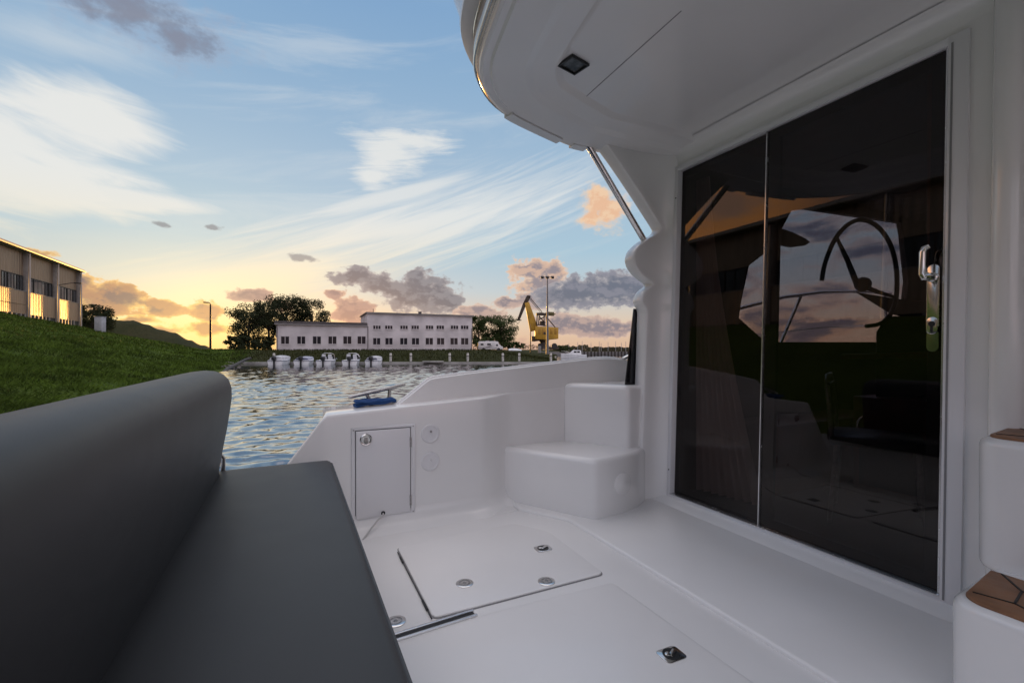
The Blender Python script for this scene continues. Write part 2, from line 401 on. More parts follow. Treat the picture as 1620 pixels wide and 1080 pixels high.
for x in xs:
    w = yw(x); zt = ztop(x)
    pass
    lo = min(.010 if x < 1.16 else .018, zt - .08)
    prof = [(-.11, lo - .014), (-.08, lo - .001), (-.05, lo + .012), (-.026, lo + .028), (-.010, lo + .052), (0, lo + .085), (0, (lo + zt)/2 + .02), (.0, zt - .016), (.0015, zt - .007), (.005, zt - .002), (.012, zt)]
    r = [Vector((x, min(w + a, 2.5045), b)) for a, b in prof]
    if w > 2.4001 or x > .56: r += [Vector((x, 2.508, zt + .001)), Vector((x, 2.515, zt - .03)), Vector((x, 2.52, .3)), Vector((x, 2.53, .2)), Vector((x, 2.54, -.35)), Vector((x, 2.45, -1.2))]
    elif x < .155: r += [Vector((x, 2.416, zt + .0005)), Vector((x, 2.42, zt - .002)), Vector((x, 2.424, zt - .01)), Vector((x, 2.426, zt - .05)), Vector((x, 2.43, -.35)), Vector((x, 2.43, -1.2))]
    else: r += [Vector((x, max(w + .032, 2.50), zt + .002)), Vector((x, 2.74, zt - .004)), Vector((x, 2.775, zt - .02)), Vector((x, 2.785, zt - .06)), Vector((x, 2.72, -.35)), Vector((x, 2.45, -1.2))]
    rows.append(r)
co.grid(rows)
n0 = len(co.v)
co.f.append([i for i in range(len(rows[0]))][::-1])
coaming = co.build('coaming', GEL, yacht, smooth=50)
# ---- bulwark rising forward, with a thin lip ------------------------------------
bw = MB(); rows = []; lip = MB(); lrows = []
for i, p in enumerate(btop):
    x, z = p.x, p.z
    fl = .04*smoothst((x - .8)/1.5)
    rows.append([Vector((x, 2.503, ztop(min(x, 1.0)) - .05)), Vector((x, 2.505, z - .03)), Vector((x, 2.505, z - .004)), Vector((x, 2.512, z)), Vector((x, 2.545, z + .001)), Vector((x, 2.575 + fl, z - .006)), Vector((x, 2.70, z - .10)), Vector((x, 2.76, .40))])
x, z = btop[-1].x, btop[-1].z
for k in range(1, 9):
    xx = x + k*.4; zz = z - .02 + .012*k
    rows.append([Vector((xx, 2.503, .3)), Vector((xx, 2.505, zz - .03)), Vector((xx, 2.505, zz - .004)), Vector((xx, 2.512, zz)), Vector((xx, 2.545, zz + .001)), Vector((xx, 2.61, zz - .006)), Vector((xx, 2.70, zz - .1)), Vector((xx, 2.76, .4))])
bw.grid(rows)
bw.f.append(list(range(8))[::-1])
bulwark = bw.build('bulwark', GEL, yacht, smooth=50)
lp = MB(); lp.tube([Vector((r[3].x, 2.527, r[3].z + .002)) for r in rows], .009, 8); lp.build('gunwale_lip', GEL, bulwark)
# ---- steps to the side deck ------------------------------------------------------
s1_ = MB(); s1_.prism([(1.137, 2.52, -.08), (1.44, 2.00, -.08), (1.475, 1.982, -.08), (1.66, 2.0, -.08), (1.78, 2.035, -.08), (1.86, 2.075, -.08), (1.95, 2.135, -.08), (1.95, 2.52, -.08)], (0, 0, .415))
s1_.build('boarding_step', GEL, yacht, bevel=.034, seg=5, ang=50)
s2_ = MB(); s2_.prism([(1.575, 2.502, .28), (1.62, 2.42, .28), (1.80, 2.128, .28), (1.95, 2.14, .28), (1.95, 2.502, .28)], (0, 0, .425))
s2_.build('boarding_step', GEL, yacht, bevel=.03, seg=5, ang=50)
sdk = MB(); sdk.box2((1.901, 2.205, .3), (6.5, 2.53, .702)); sdk.build('side_deck', GEL, yacht)
pt = onp(985, 765, (1.57, 1.991, 0), (-.1, 1, 0))
pc = MB(); pc.lathe(pt + Vector((0, .004, 0)), (.1, -1, 0), [(.062, 0), (.062, .006), (.056, .010), (.03, .010), (.027, .012), (.001, .012)], 36); pc.build('round_cover', GEL, yacht)
# ---- locker in the coaming ---------------------------------------------------------
def cw(px, py, off=0.0): return ony(px, py, 2.40 - off)
f4 = [cw(551, 679), cw(654, 667.5), cw(658.5, 812), cw(559, 823)]
d4 = [cw(561, 684.5), cw(646.5, 673.5), cw(650, 806.5), cw(564.5, 820.5)]
xa, xb = (f4[0].x + f4[3].x)/2, (f4[1].x + f4[2].x)/2; za, zb = (f4[3].z + f4[2].z)/2, (f4[0].z + f4[1].z)/2
lf = MB(); yb = 2.3985
dxa, dxb = (d4[0].x + d4[3].x)/2, (d4[1].x + d4[2].x)/2; dza, dzb = (d4[3].z + d4[2].z)/2, (d4[0].z + d4[1].z)/2
def ring(mb, o, i, y0, y1):
    (ax, az_, bx, bz_), (cx_, cz_, dx_, dz_) = o, i
    for q in ([(ax, az_), (bx, az_), (dx_, cz_), (cx_, cz_)], [(bx, az_), (bx, bz_), (dx_, dz_), (dx_, cz_)], [(bx, bz_), (ax, bz_), (cx_, dz_), (dx_, dz_)], [(ax, bz_), (ax, az_), (cx_, cz_), (cx_, dz_)]):
        mb.prism([(x, y0, z) for x, z in q], (0, y1 - y0, 0))
ring(lf, (xa, za, xb, zb), (dxa - .004, dza - .004, dxb + .004, dzb + .004), yb, yb - .009)
locker_frame = lf.build('locker_frame', ALU, yacht, bevel=.003)
bkp = MB(); bkp.box2((dxa - .004, yb, dza - .004), (dxb + .004, yb - .0015, dzb + .004)); bkp.build('locker_seal', GASK, locker_frame)
ldm = MB(); ldm.box2((dxa, yb - .002, dza), (dxb, yb - .013, dzb)); locker_door = ldm.build('locker_door', ALU, yacht, bevel=.004, seg=3)
lc = cw(579, 695.5, .016)
ltm = MB(); ltm.lathe(Vector((lc.x, yb - .012, lc.z)), (0, -1, 0), [(.030, 0), (.030, .004), (.026, .007), (.022, .006), (.020, .003), (.001, .003)], 30)
lt = ltm.build('latch', STEEL, locker_door)
lk = MB(); lk.box((lc.x, yb - .018, lc.z - .002), (.014, .006, .030)); lk.lathe(Vector((lc.x, yb - .0145, lc.z - .008)), (0, -1, 0), [(.011, 0), (.011, .007), (.004, .008)], 16)
lk.build('latch_key', STEELD, locker_door)
for z0 in (dzb - .075, dza + .06):
    h = MB(); h.box((dxb + .001, yb - .0125, z0), (.009, .008, .052)); h.build('hinge', STEELD, locker_door, bevel=.001)
for (x, z) in ((xa + .011, zb - .012), (xb - .011, zb - .012), (xb - .011, za + .012), (xa + .011, za + .012)):
    sc_ = MB(); sc_.lathe(Vector((x, yb - .0088, z)), (0, -1, 0), [(.0036, 0), (.0036, .002), (.001, .0025)], 10); sc_.build('frame_screw', STEELD, locker_frame)
hp = cw(606, 811, .014)
hm = MB(); hm.lathe(Vector((hp.x, yb - .0125, hp.z)), (0, -1, 0), [(.0105, 0), (.0105, .003), (.007, .004), (.001, .0015)], 18); hm.build('cable_hole', BLACK, locker_door)
for i, (px, py) in enumerate(((680.5, 685.5), (680.5, 729.5))):
    c = cw(px, py); m_ = MB()
    m_.lathe(Vector((c.x, 2.4005, c.z)), (0, -1, 0), [(.051, 0), (.051, .004), (.048, .007), (.041, .0075), (.039, .0055), (.001, .0065)], 40)
    o = m_.build('deck_plate', ALU, yacht)
    k = MB(); k.lathe(Vector((c.x + .002, 2.3935, c.z + .012)), (0, -1, 0), [(.006, 0), (.006, .004), (.002, .006)], 14); k.build('plate_knob', (STEELD if i == 0 else ALU), o)
# ---- floor hatches, flush pulls, deck fillings ------------------------------------
def fz(px, py, z=.004): return onz(px, py, z)
def inset(poly, d):
    n = len(poly); c = sum(poly, Vector())/n; out = []
    for i in range(n):
        a, b, e = poly[i - 1], poly[i], poly[(i + 1) % n]
        u = (b - a).normalized(); v = (e - b).normalized()
        nu = Vector((-u.y, u.x, 0)); nv = Vector((-v.y, v.x, 0))
        if nu.dot(c - b) < 0: nu = -nu
        if nv.dot(c - b) < 0: nv = -nv
        k = (nu + nv); k = k/(1 + nu.dot(nv))
        out.append(b + k*d)
    return out
def rounded(poly, r, n=5):
    out = []
    for i in range(len(poly)):
        a, b, e = poly[i - 1], poly[i], poly[(i + 1) % len(poly)]
        u = (a - b).normalized(); v = (e - b).normalized()
        p, q = b + u*r, b + v*r
        for k in range(n + 1):
            t = k/n; out.append(p*(1 - t)**2 + b*2*t*(1 - t) + q*t*t)
    return out
def hatch(px, holes=()):
    poly = [fz(*p, z=0) for p in px]
    o = MB(); o.prism([v + Vector((0, 0, .0)) for v in rounded(poly, .03)], (0, 0, .0025)); 
    i = MB(); i.prism([v + Vector((0, 0, .0005)) for v in rounded(inset(poly, .0042), .027)], (0, 0, .0075))
    h = i.build('floor_hatch', GELT, yacht, bevel=.0035, seg=3, ang=60)
    o.build('hatch_seal', GASK, h)
    return h
h1 = hatch([(627, 867), (812, 829), (868, 842), (957, 909), (684, 981)])
e0 = fz(752, 977, 0); e1 = fz(969, 922, 0); dirx = (e1 - e0).normalized(); diry = (fz(1190, 1080, 0) - e1).normalized()
far_l = e1 - dirx*1.05
h2p = [far_l, e1, e1 + diry*1.7, far_l + diry*1.7]
oo = MB(); oo.prism([v for v in rounded(h2p, .03)], (0, 0, .0025))
ii = MB(); ii.prism([v + Vector((0, 0, .0005)) for v in rounded(inset(h2p, .0048), .027)], (0, 0, .0075))
h2 = ii.build('floor_hatch', GELT, yacht, bevel=.005, seg=3, ang=60); oo.build('hatch_seal', GASK, h2)
hl = MB(); a, b = fz(629, 873, .0055), fz(683, 978, .0055); hl.tube([a, a.lerp(b, .5), b], .0022, 8); hl.build('piano_hinge', BLACK, h1)
for t0, t1 in ((.10, .2), (.78, .9)):
    hk = MB(); hk.tube([a.lerp(b, t0), a.lerp(b, t1)], .0042, 8); hk.build('hinge_knuckle', BLACK, h1)
def fpull(px, py, par, s=.038):
    c = fz(px, py, .0079); ax = dirx; ay = Vector((-ax.y, ax.x, 0))
    m_ = MB(); q = [c + ax*i*s + ay*j*s*.80 for i, j in ((-1, -1), (1, -1), (1, 1), (-1, 1))]
    m_.prism(rounded(q, .016, 6), (0, 0, .003)); o = m_.build('flush_pull', STEEL, par, bevel=.001)
    r_ = MB(); r_.lathe(c + Vector((0, 0, .0031)), (0, 0, 1), [(.026, 0), (.026, .0016), (.022, .0018), (.021, .0006), (.001, .0006)], 28); r_.build('pull_cup', BLACK, par)
    k_ = MB(); k_.box(c + ax*.004 + Vector((0, 0, .006)), (.036, .013, .004), math.atan2(ax.y, ax.x) + .5); k_.lathe(c - ax*.014 + Vector((0, 0, .004)), (0, 0, 1), [(.009, 0), (.009, .005), (.003, .006)], 14); k_.build('pull_ring', STEEL, par, bevel=.0015)
fpull(859, 867.5, h1); fpull(1062, 1035.5, h2)
def ffill(px, py, par, z, name='deck_filler'):
    c = fz(px, py, z); m_ = MB(); m_.lathe(c, (0, 0, 1), [(.034, 0), (.034, .0025), (.030, .004), (.022, .004)], 30); o = m_.build(name, STEEL, par)
    k_ = MB(); k_.lathe(c + Vector((0, 0, .002)), (0, 0, 1), [(.0225, 0), (.0225, .0028), (.017, .0032), (.016, .0012), (.008, .0012), (.007, .003), (.001, .003)], 24); k_.build('filler_cap', STEELD, par)
ffill(735, 922.5, h1, .0079); ffill(864.5, 919.5, h1, .0079); ffill(626, 983, cockpit_floor, .0005)
# aluminium channel across the sole
a0, a1, b1, b0 = fz(628, 1006, 0), fz(748, 968.5, 0), fz(756, 978, 0), fz(632, 1017, 0)
ux = (a1 - a0).normalized(); wv = Vector((ux.y, -ux.x, 0)); wv = wv if wv.dot(b0 - a0) > 0 else -wv
wd = (b1 - a1).dot(wv); a0 = a1 - ux*1.2
ch = MB()
for lo_, hi_, zt in ((0, .24, .015), (.76, 1, .015)):
    ch.prism([a0 + wv*wd*lo_, a1 + wv*wd*lo_, a1 + wv*wd*hi_, a0 + wv*wd*hi_], (0, 0, zt))
table_track = ch.build('table_track', EDGE, yacht, bevel=.002)
cs = MB(); cs.prism([a0 + wv*wd*.24, a1 + wv*wd*.24 - ux*.004, a1 + wv*wd*.76 - ux*.004, a0 + wv*wd*.76], (0, 0, .0095)); cs.build('track_slot', BLACK, table_track)
# ---- cockpit bench ------------------------------------------------------------------
YE = 2.235
se = MB()
cr = onz(523, 724, .42); xf = onz(655, 1080, .42)
XF = (cr.x + xf.x)/2
rows = []
secs = [(-.285, .36), (-.285, .412), (-.27, .420), (-.22, .4215), (XF - .06, .4215), (XF - .02, .4205), (XF - .006, .414), (XF, .40), (XF, .325), (XF - .01, .318), (-.285, .318)]
ysec = [-1.15, -1.0, -.4, .2, .8, 1.4, 1.9, YE - .05, YE - .018, YE - .005, YE]
for i, y in enumerate(ysec):
    dr = {len(ysec) - 1: .016, len(ysec) - 2: .006, len(ysec) - 3: .001}.get(i, 0)
    rows.append([Vector((x, y, z - (dr if z > .4 else 0) )) for x, z in secs])
se.grid(rows, close=True, flip=True); n = len(secs); k0 = len(se.v) - n
se.f.append([k0 + i for i in range(n)]); se.f.append([i for i in range(n)][::-1])
seat = se.build('seat_cushion', VINYL, yacht, smooth=50)
pp = MB(); pp.tube([(XF + .001, -1.1, .402), (XF + .001, YE - .015, .402), (XF - .012, YE + .001, .402), (-.2, YE + .001, .402)], .0045, 8); pp.build('piping', PIPING, seat)
# backrest: a rolled top pad, profile in x,z swept along the bench
prof = [(-.262, .395), (-.256, .44), (-.244, .52), (-.230, .60), (-.219, .68), (-.213, .735), (-.214, .775), (-.223, .808), (-.241, .829), (-.266, .840), (-.296, .843), (-.330, .839), (-.362, .826), (-.386, .806), (-.398, .77), (-.402, .72), (-.40, .6), (-.39, .44), (-.385, .395)]
ba = MB(); rows = []
YB = 2.185
ctr = Vector((-.31, 0, .66))
for y, k in ((-1.2, 1), (-.9, 1), (-.5, 1), (0, 1), (.5, 1), (1, 1), (1.5, 1), (1.85, 1.0), (2.02, .995), (2.08, .985), (2.115, .965), (2.145, .93), (2.165, .885), (2.178, .82), (YB, .72)):
    rows.append([Vector((ctr.x + (x - ctr.x)*(.55 + .45*k), y, ctr.z + (z - ctr.z)*k if z > ctr.z else ctr.z + (z - ctr.z)*(.5 + .5*k))) for x, z in prof])
ba.grid(rows, close=True, flip=True); n = len(prof); k0 = len(ba.v) - n; ba.f.append([k0 + i for i in range(n)]); ba.f.append(list(range(n))[::-1])
back = ba.build('backrest', VINYL, yacht, smooth=60)
po = MB(); p0 = onz(351, 741, .42); po.tube([(-.255, YE - .012, .30), (-.255, YE - .012, .47), (-.27, YE - .03, .50), (-.30, YE - .05, .51)], .009, 12); po.build('backrest_post', STEEL, yacht)
be = MB(); be.box2((-.44, -1.15, -.05), (XF - .07, YE - .06, .316)); be.build('bench_base', GEL, yacht, bevel=.02)
# ---- hull below ----------------------------------------------------------------------
hu = MB(); rows = []
for x in [-.42, 0, 1, 2, 3, 4, 5, 6, 7, 8, 9, 9.6]:
    t = max(0, (x - 3)/6.6); w = 1 - t**2.2*.97
    yc, hb = .5, 2.28
    rows.append([Vector((x, yc + s*hb*w*k, z)) for s, k, z in ((-1, 1, .30), (-1, .97, -.2), (-1, .80, -1.0), (-1, .1, -1.5), (1, .1, -1.5), (1, .80, -1.0), (1, .955, -.2), (1, .985, .30))])
hu.grid(rows); hu.f.append(list(range(8))); hu.build('hull', HULLB, yacht, smooth=40)
sp = MB(); sp.box2((-1.25, -1.5, -.62), (-.42, 2.3, -.50)); sp.build('swim_platform', GEL, yacht, bevel=.03)
nc = MB(); nc.box2((-.42, -1.75, -.02), (2.1, -1.2, .62)); nc.build('near_coaming', GEL, yacht, bevel=.04)
# ---- bulkhead round the door ------------------------------------------------------------
DY0, DY1, DZ0, DZ1 = .722, 2.062, .022, 2.032       # outer edge of the door frame
ZB = 2.14
bh = MB()
for (ya, yb2, z0, z1) in ((.64, DY0, 0, ZB), (DY0, DY1, 0, DZ0), (DY0, DY1, DZ1, ZB)):
    bh.prism([bk(ya, z0), bk(yb2, z0), bk(yb2, z1), bk(ya, z1)], (.05, 0, 0))
bulkhead = bh.build('bulkhead', GEL, yacht)
# coved joint between sole and bulkhead, and between bulkhead and overhang
cv = MB(); rows = []
for y in (.60, 1.3, 2.06):
    rows.append([Vector((BX - .10 + .10*math.sin(t), y, .0165 + .072*(1 - math.cos(t)) - .0)) for t in [i*math.pi/2/8 for i in range(9)]])
cv = MB(); rows = []
for y in (.60, 1.3, 2.0, 2.2):
    rows.append([Vector((BX - .085 + .085*(1 - math.cos(t)) - .0*t, y, .0165 + .028*(math.sin(t)**1) * (t/(math.pi/2)))) for t in [i*math.pi/2/8 for i in range(9)]])
cv.grid(rows); cv.build('floor_cove', GEL, yacht)
cv = MB(); rows = []
for y in (.60, 1.3, 2.1):
    rows.append([bk(y, 2.06 + .075*math.sin(t), .075*(1 - math.cos(t))) for t in [i*math.pi/2/8 for i in range(9)]])
cv.grid(rows, flip=True); cv.build('ceiling_cove', GEL, yacht)
# right of the door: rounded pillar turning into the stairwell
pr = MB(); rows = []
for z in (0, .5, 1, 1.5, 2.0, 2.14):
    rows.append([bk(.665, z, .0), bk(.664, z, .006), bk(.655, z, .020), bk(.640, z, .030), bk(.618, z, .030), bk(.598, z, .020), bk(.588, z, .0), bk(.588, z, -.06), bk(.588, z, -.9)])
pr.grid(rows); pr.build('door_pillar', GEL, yacht, smooth=60)
# ---- wing wall with the scroll shaped trailing edge -----------------------------------------
wpx = [(930, 222), (935, 228), (945, 238), (960, 258), (978, 284), (998, 314), (1018, 345), (1027, 359), (1031, 366), (1029, 371), (1020, 377), (1008, 383), (998, 391), (990, 400), (986.5, 411), (989, 422), (996, 433), (1006, 442), (1015, 448.5), (1019, 452), (1014, 456), (1007, 461), (1002, 468), (1000, 476), (1001, 483), (1006, 488), (1007, 494), (1006, 520), (1005, 560), (1003, 612), (1001, 660), (999, 715), (997, 800)]
YO, YI = 2.20, 2.115
wp = [ony(px, py, YO) for px, py in wpx]
# resample by arc length for even faces
def resample(pts, d):
    out = [pts[0]]; acc = 0
    for a, b in zip(pts, pts[1:]):
        L = (b - a).length; n = max(1, round(L/d))
        for k in range(1, n + 1): out.append(a.lerp(b, k/n))
    return out
wp2 = resample(wp, .016)
for _ in range(1):
    wp2 = [wp2[0]] + [wp2[i - 1]*.25 + wp2[i]*.5 + wp2[i + 1]*.25 for i in range(1, len(wp2) - 1)] + [wp2[-1]]
ww = MB(); rows = []
for p in wp2:
    x0 = p.x; z = min(p.z, 2.13)
    xb = BX + LEAN*z
    r = [Vector((max(x0, 2.15) + .35, YO, z)), Vector((x0 + .006, YO, z)), Vector((x0, YO - .008, z)), Vector((x0 + .002, YI + .010, z)), Vector((x0 + .006, YI + .002, z)), Vector((x0 + .016, YI - .001, z))]
    # inner face sweeps in a curve into the bulkhead left of the door
    x1 = x0 + .03
    for t in (.15, .3, .45, .58, .7, .8, .88, .94, .98, 1.0):
        xe = max(xb - .0, x1 + .02)
        x = x1 + (xe - x1)*t; y = YI - .001 - (.06*(t**3.2))
        r.append(Vector((min(x, xb + .004) if t > .97 else x, y, z)))
    rows.append(r)
ww.grid(rows); ww.build('wing_wall', GEL, yacht, smooth=55)
ts = MB()
q = [ony(1003.5, 488, YO + .005), ony(1011, 488, YO + .005), ony(1001.5, 614, YO + .005), ony(989.5, 612, YO + .005)]
ts.prism([q[0], q[1] + Vector((.5, 0, 0)), q[2] + Vector((.5, 0, 0)), q[3]], (0, .012, 0)); ts.build('side_window_trim', TINT, yacht, bevel=.003)
# ---- sliding door -----------------------------------------------------------------------------
def bar(mb, y0, z0, y1, z1, o0, o1):
    mb.prism([bk(y0, z0, o0), bk(y1, z0, o0), bk(y1, z1, o0), bk(y0, z1, o0)], BN.normalized()*-(o1 - o0))
GY0, GY1, GZ0, GZ1 = .782, 2.036, .062, 2.0
YS = 1.475
fm = MB()
bar(fm, DY0, DZ0, GY0 - .004, DZ1, -.03, .012); bar(fm, GY1 + .002, DZ0, DY1, DZ1, -.03, .012)
bar(fm, GY0 - .004, DZ0, GY1 + .002, GZ0 - .006, -.03, .011); bar(fm, GY0 - .004, GZ1 + .004, GY1 + .002, DZ1, -.03, .011)
door_frame = fm.build('door_frame', ALU, yacht, bevel=.003)
sl = MB()
bar(sl, .764, .05, .770, 2.008, .0125, .0135)
sl.build('frame_groove', GASK, door_frame)
sb = MB(); bar(sb, GY0 - .003, GZ0 - .0055, GY1 + .001, GZ0 - .001, -.02, .016); sb.build('door_track', EDGE, door_frame, bevel=.001)
for zz in (.20, 1.84):
    k = MB(); c_ = bk(2.05, zz, .0122); k.lathe(c_, -BN, [(.0045, 0), (.0045, .0015), (.001, .002)], 12); k.build('frame_screw', BLACK, door_frame)
fp = MB(); bar(fp, YS - .03, GZ0, GY1, GZ1, -.028, -.024); fixed_pane = fp.build('fixed_pane', DGLASS, yacht, smooth=0)
sd_ = MB(); bar(sd_, GY0, GZ0, YS, GZ1, -.012, -.008); sliding_door = sd_.build('sliding_door', DGLASS, yacht, smooth=0)
e = MB(); bar(e, YS - .0045, GZ0, YS + .0005, GZ1, -.014, .002); e.build('edge_strip', EDGE, sliding_door)
e = MB(); bar(e, YS - .062, GZ0, YS - .005, GZ1, -.034, -.0125); e.build('door_stile', BLACK, sliding_door)
e = MB(); bar(e, GY0 - .0005, GZ0, GY0 + .0045, GZ1, -.014, .004); e.build('edge_strip', EDGE, sliding_door)
e = MB(); bar(e, GY0 + .005, GZ0, GY0 + .05, GZ1, -.034, -.0125); e.build('door_stile', BLACK, sliding_door)
for z0_, z1_ in ((GZ0, GZ0 + .045), (GZ1 - .05, GZ1)):
    e = MB(); bar(e, GY0 + .05, z0_, YS - .062, z1_, -.034, -.0125); e.build('door_rail', BLACK, sliding_door)
e = MB(); bar(e, YS + .0, GZ0, GY1, GZ0 + .035, -.045, -.029); bar(e, YS, GZ1 - .035, GY1, GZ1, -.045, -.029); bar(e, GY1 - .03, GZ0, GY1, GZ1, -.0455, -.029); e.build('pane_gasket', BLACK, fixed_pane)
# lock plate and lever
def dpt(px, py, off): return onp(px, py, bk(0, 0, off), BN)
hc = dpt(1477, 420, .0); hyc = hc.y
z_t, z_b = dpt(1478, 418, 0).z, dpt(1474, 556, 0).z
def capsule(z0, z1, w, off, th, y=hyc):
    pts = []
    for k in range(13):
        t = math.pi*k/12; pts.append(bk(y + math.cos(t)*w, z1 - w + math.sin(t)*w, off))
    for k in range(13):
        t = math.pi + math.pi*k/12; pts.append(bk(y + math.cos(t)*w, z0 + w + math.sin(t)*w, off))
    m_ = MB(); m_.prism(pts, BN.normalized()*-th); return m_
lockp = capsule(z_b + .075, z_t, .0185, -.0078, .010).build('lock_plate', STEEL, sliding_door, bevel=.002)
capsule(z_b, z_b + .078, .0175, -.0078, .008).build('lock_cover', GREENM, sliding_door, bevel=.002)
capsule(z_b + .062, z_b + .125, .0165, -.0005, .007).build('lock_rose', STEEL, sliding_door, bevel=.002)
k = MB(); k.lathe(bk(hyc, z_b + .10, .0060), -BN, [(.010, 0), (.010, .002), (.006, .003), (.001, .001)], 16); k.box(bk(hyc, z_b + .083, .0075), (.004, .007, .022)); k.build('keyhole', BLACK, sliding_door)
hz = dpt(1470, 440, 0).z
k = MB(); k.lathe(bk(hyc, hz, .001), -BN, [(.017, 0), (.017, .012), (.013, .016), (.012, .045), (.014, .052), (.004, .056)], 20); k.build('handle_rose', STEEL, sliding_door)
hyl = dpt(1459, 430, .05).y
k = MB(); zt_ = dpt(1463, 390, .05).z
k.tube([bk(hyc, hz, .046), bk(hyl - .006, hz - .004, .05), bk(hyl, hz + .012, .05), bk(hyl, hz + .05, .05), bk(hyl, zt_ - .02, .05), bk(hyl - .004, zt_ - .006, .049), bk(hyl - .016, zt_, .044)], [.011, .012, .0115, .0105, .0105, .0105, .009], 12); k.build('handle', STEEL, sliding_door)
# ---- overhang of the flybridge ---------------------------------------------------------------
oz = 2.10
opx = [(793, -8), (782, 24), (771, 54), (762, 80), (757, 100), (757, 118), (762, 136), (772, 156), (786, 174), (800, 184), (840, 204), (900, 232), (935, 239)]
ol = [onz(px, py, oz) for px, py in opx]
outer = [Vector((3.0, 2.22, 0)), Vector((2.3, 2.225, 0)), Vector((1.75, 2.225, 0))] + [Vector((p.x, p.y, 0)) for p in ol[::-1]]
x_end, y_end = outer[-1].x, outer[-1].y
outer += [Vector((x_end - .025, 1.15, 0)), Vector((x_end - .04, .8, 0)), Vector((x_end - .045, .4, 0))]
outer += [Vector((v.x, .8 - v.y, 0)) for v in outer[:-1][::-1]]
outer = [Vector((v.x, v.y, 0)) for v in resample(outer, .05)]
for _ in range(2):
    outer = [outer[0]] + [outer[i - 1]*.25 + outer[i]*.5 + outer[i + 1]*.25 for i in range(1, len(outer) - 1)] + [outer[-1]]
def offs(poly, d):
    out = []
    for i, p in enumerate(poly):
        t = (poly[min(i + 1, len(poly) - 1)] - poly[max(i - 1, 0)]).normalized()
        nn = Vector((t.y, -t.x, 0))          # away from the boat's middle
        if nn.dot(p - Vector((2.0, .4, 0))) < 0: nn = -nn
        out.append(p + nn*d)
    return out
def at(poly, z): return [Vector((p.x, p.y, z)) for p in poly]
CZ = 2.14
oh = MB()
prof_o = [(-.36, CZ), (-.352, CZ - .001), (-.33, CZ - .016), (-.322, CZ - .019), (-.235, CZ - .020), (-.225, CZ - .0225), (-.20, CZ - .033), (-.19, CZ - .035), (-.07, oz - .002), (-.055, oz - .006), (-.045, oz + .004), (-.022, oz + .002), (-.016, oz - .003), (-.004, oz), (.0, oz + .006), (.003, oz + .016)]
rings = [at(offs(outer, d), z) for d, z in prof_o]
oh.grid(rings, flip=True)
inner = rings[0]
overhang_b = oh
# ceiling sheet: strips between mirrored points
nn_ = len(inner); half = nn_//2
cl = [[inner[i], inner[nn_ - 1 - i]] for i in range(half)]
oh.grid(cl, flip=False)
overhang = oh.build('overhang', GEL, yacht, smooth=35)
fa = MB()
fprof = [(.003, oz + .015), (.004, oz + .018)]
up_prof = [(.012, oz + .145), (.05, oz + .150), (.075, oz + .16), (.080, oz + .18), (.075, oz + .24), (.12, oz + .36), (.16, oz + .50), (.17, oz + .8), (.12, oz + .82), (-.05, oz + .82)]
fa.grid([at(offs(outer, d), z) for d, z in up_prof], flip=True)
flyb = fa.build('flybridge_moulding', GEL, yacht, smooth=50)
st = MB(); st.grid([at(offs(outer, d), z) for d, z in ((.004, oz + .014), (.014, oz + .018), (.022, oz + .03), (.022, oz + .128), (.014, oz + .142), (.004, oz + .148))], flip=True); st.build('rub_strip', GOLD, overhang, smooth=60)
for dz in (.022, .138):
    ln = MB(); ln.tube(at(offs(outer, .0195), oz + dz), .0045, 6); ln.build('strip_edge', STEEL, overhang)
for (xa_, xb_, dz_) in ((.93, 1.36, .013), (1.44, 1.60, .009)):
    seg_ = [(i, p) for i, p in enumerate(outer[:half]) if xa_ <= p.x <= xb_]
    o0 = offs(outer, -.045); o1 = offs(outer, .006); em = MB()
    em.grid([[Vector((q[i].x, q[i].y, z_)) for q, z_ in ((o0, oz + .012), (o0, oz - dz_ + .003), (o1, oz - dz_), (o1, oz + .012))] for i, p in seg_])
    nE = len(seg_); em.f.append([0, 1, 2, 3]); em.f.append([(nE - 1)*4 + k for k in (3, 2, 1, 0)]); em.build('edge_moulding', GEL, overhang, smooth=30)
# soffit seams
for (pa, pb) in (((902, 176), (1078, 18)),):
    a, b = onz(*pa, CZ - .0015), onz(*pb, CZ - .0015)
    sm = MB(); d = (b - a).normalized(); w_ = Vector((d.y, -d.x, 0))*.0018
    sm.prism([a - w_, b - w_, b + w_, a + w_], (0, 0, .003)); sm.build('ceiling_seam', GASK, overhang)
top = MB(); top.grid([[p + Vector((0, 0, .12)), q_ + Vector((0, 0, .12))] for p, q_ in cl]); top.build('flybridge_deck', GEL, yacht)
# downlight
lcn = [onz(px, py, CZ - .002) for px, py in ((900.5, 83), (928.5, 99), (913.5, 118.5), (885.5, 103))]
cc = sum(lcn, Vector())/4; uu = ((lcn[1] - lcn[0]) + (lcn[2] - lcn[3])).normalized(); vv = Vector((-uu.y, uu.x, 0))
du, dv = (lcn[1] - lcn[0]).length/2, (lcn[3] - lcn[0]).length/2
def qd(su, sv, z): return [Vector((cc.x, cc.y, z)) + uu*i*su + vv*j*sv for i, j in ((-1, -1), (1, -1), (1, 1), (-1, 1))]
fr = MB(); o_, i_ = qd(du, dv, CZ - .001), qd(du*.84, dv*.84, CZ - .001)
for k in range(4): fr.prism([o_[k], o_[(k + 1) % 4], i_[(k + 1) % 4], i_[k]], (0, 0, -.012))
dl = fr.build('downlight', BLACK, overhang, bevel=.002)
le = MB(); le.prism(qd(du*.84, dv*.84, CZ - .002), (0, 0, -.003)); le.build('light_lens', mat('smoked_lens', (.10, .10, .10), .15, var=.7, vscale=30), dl if False else overhang)
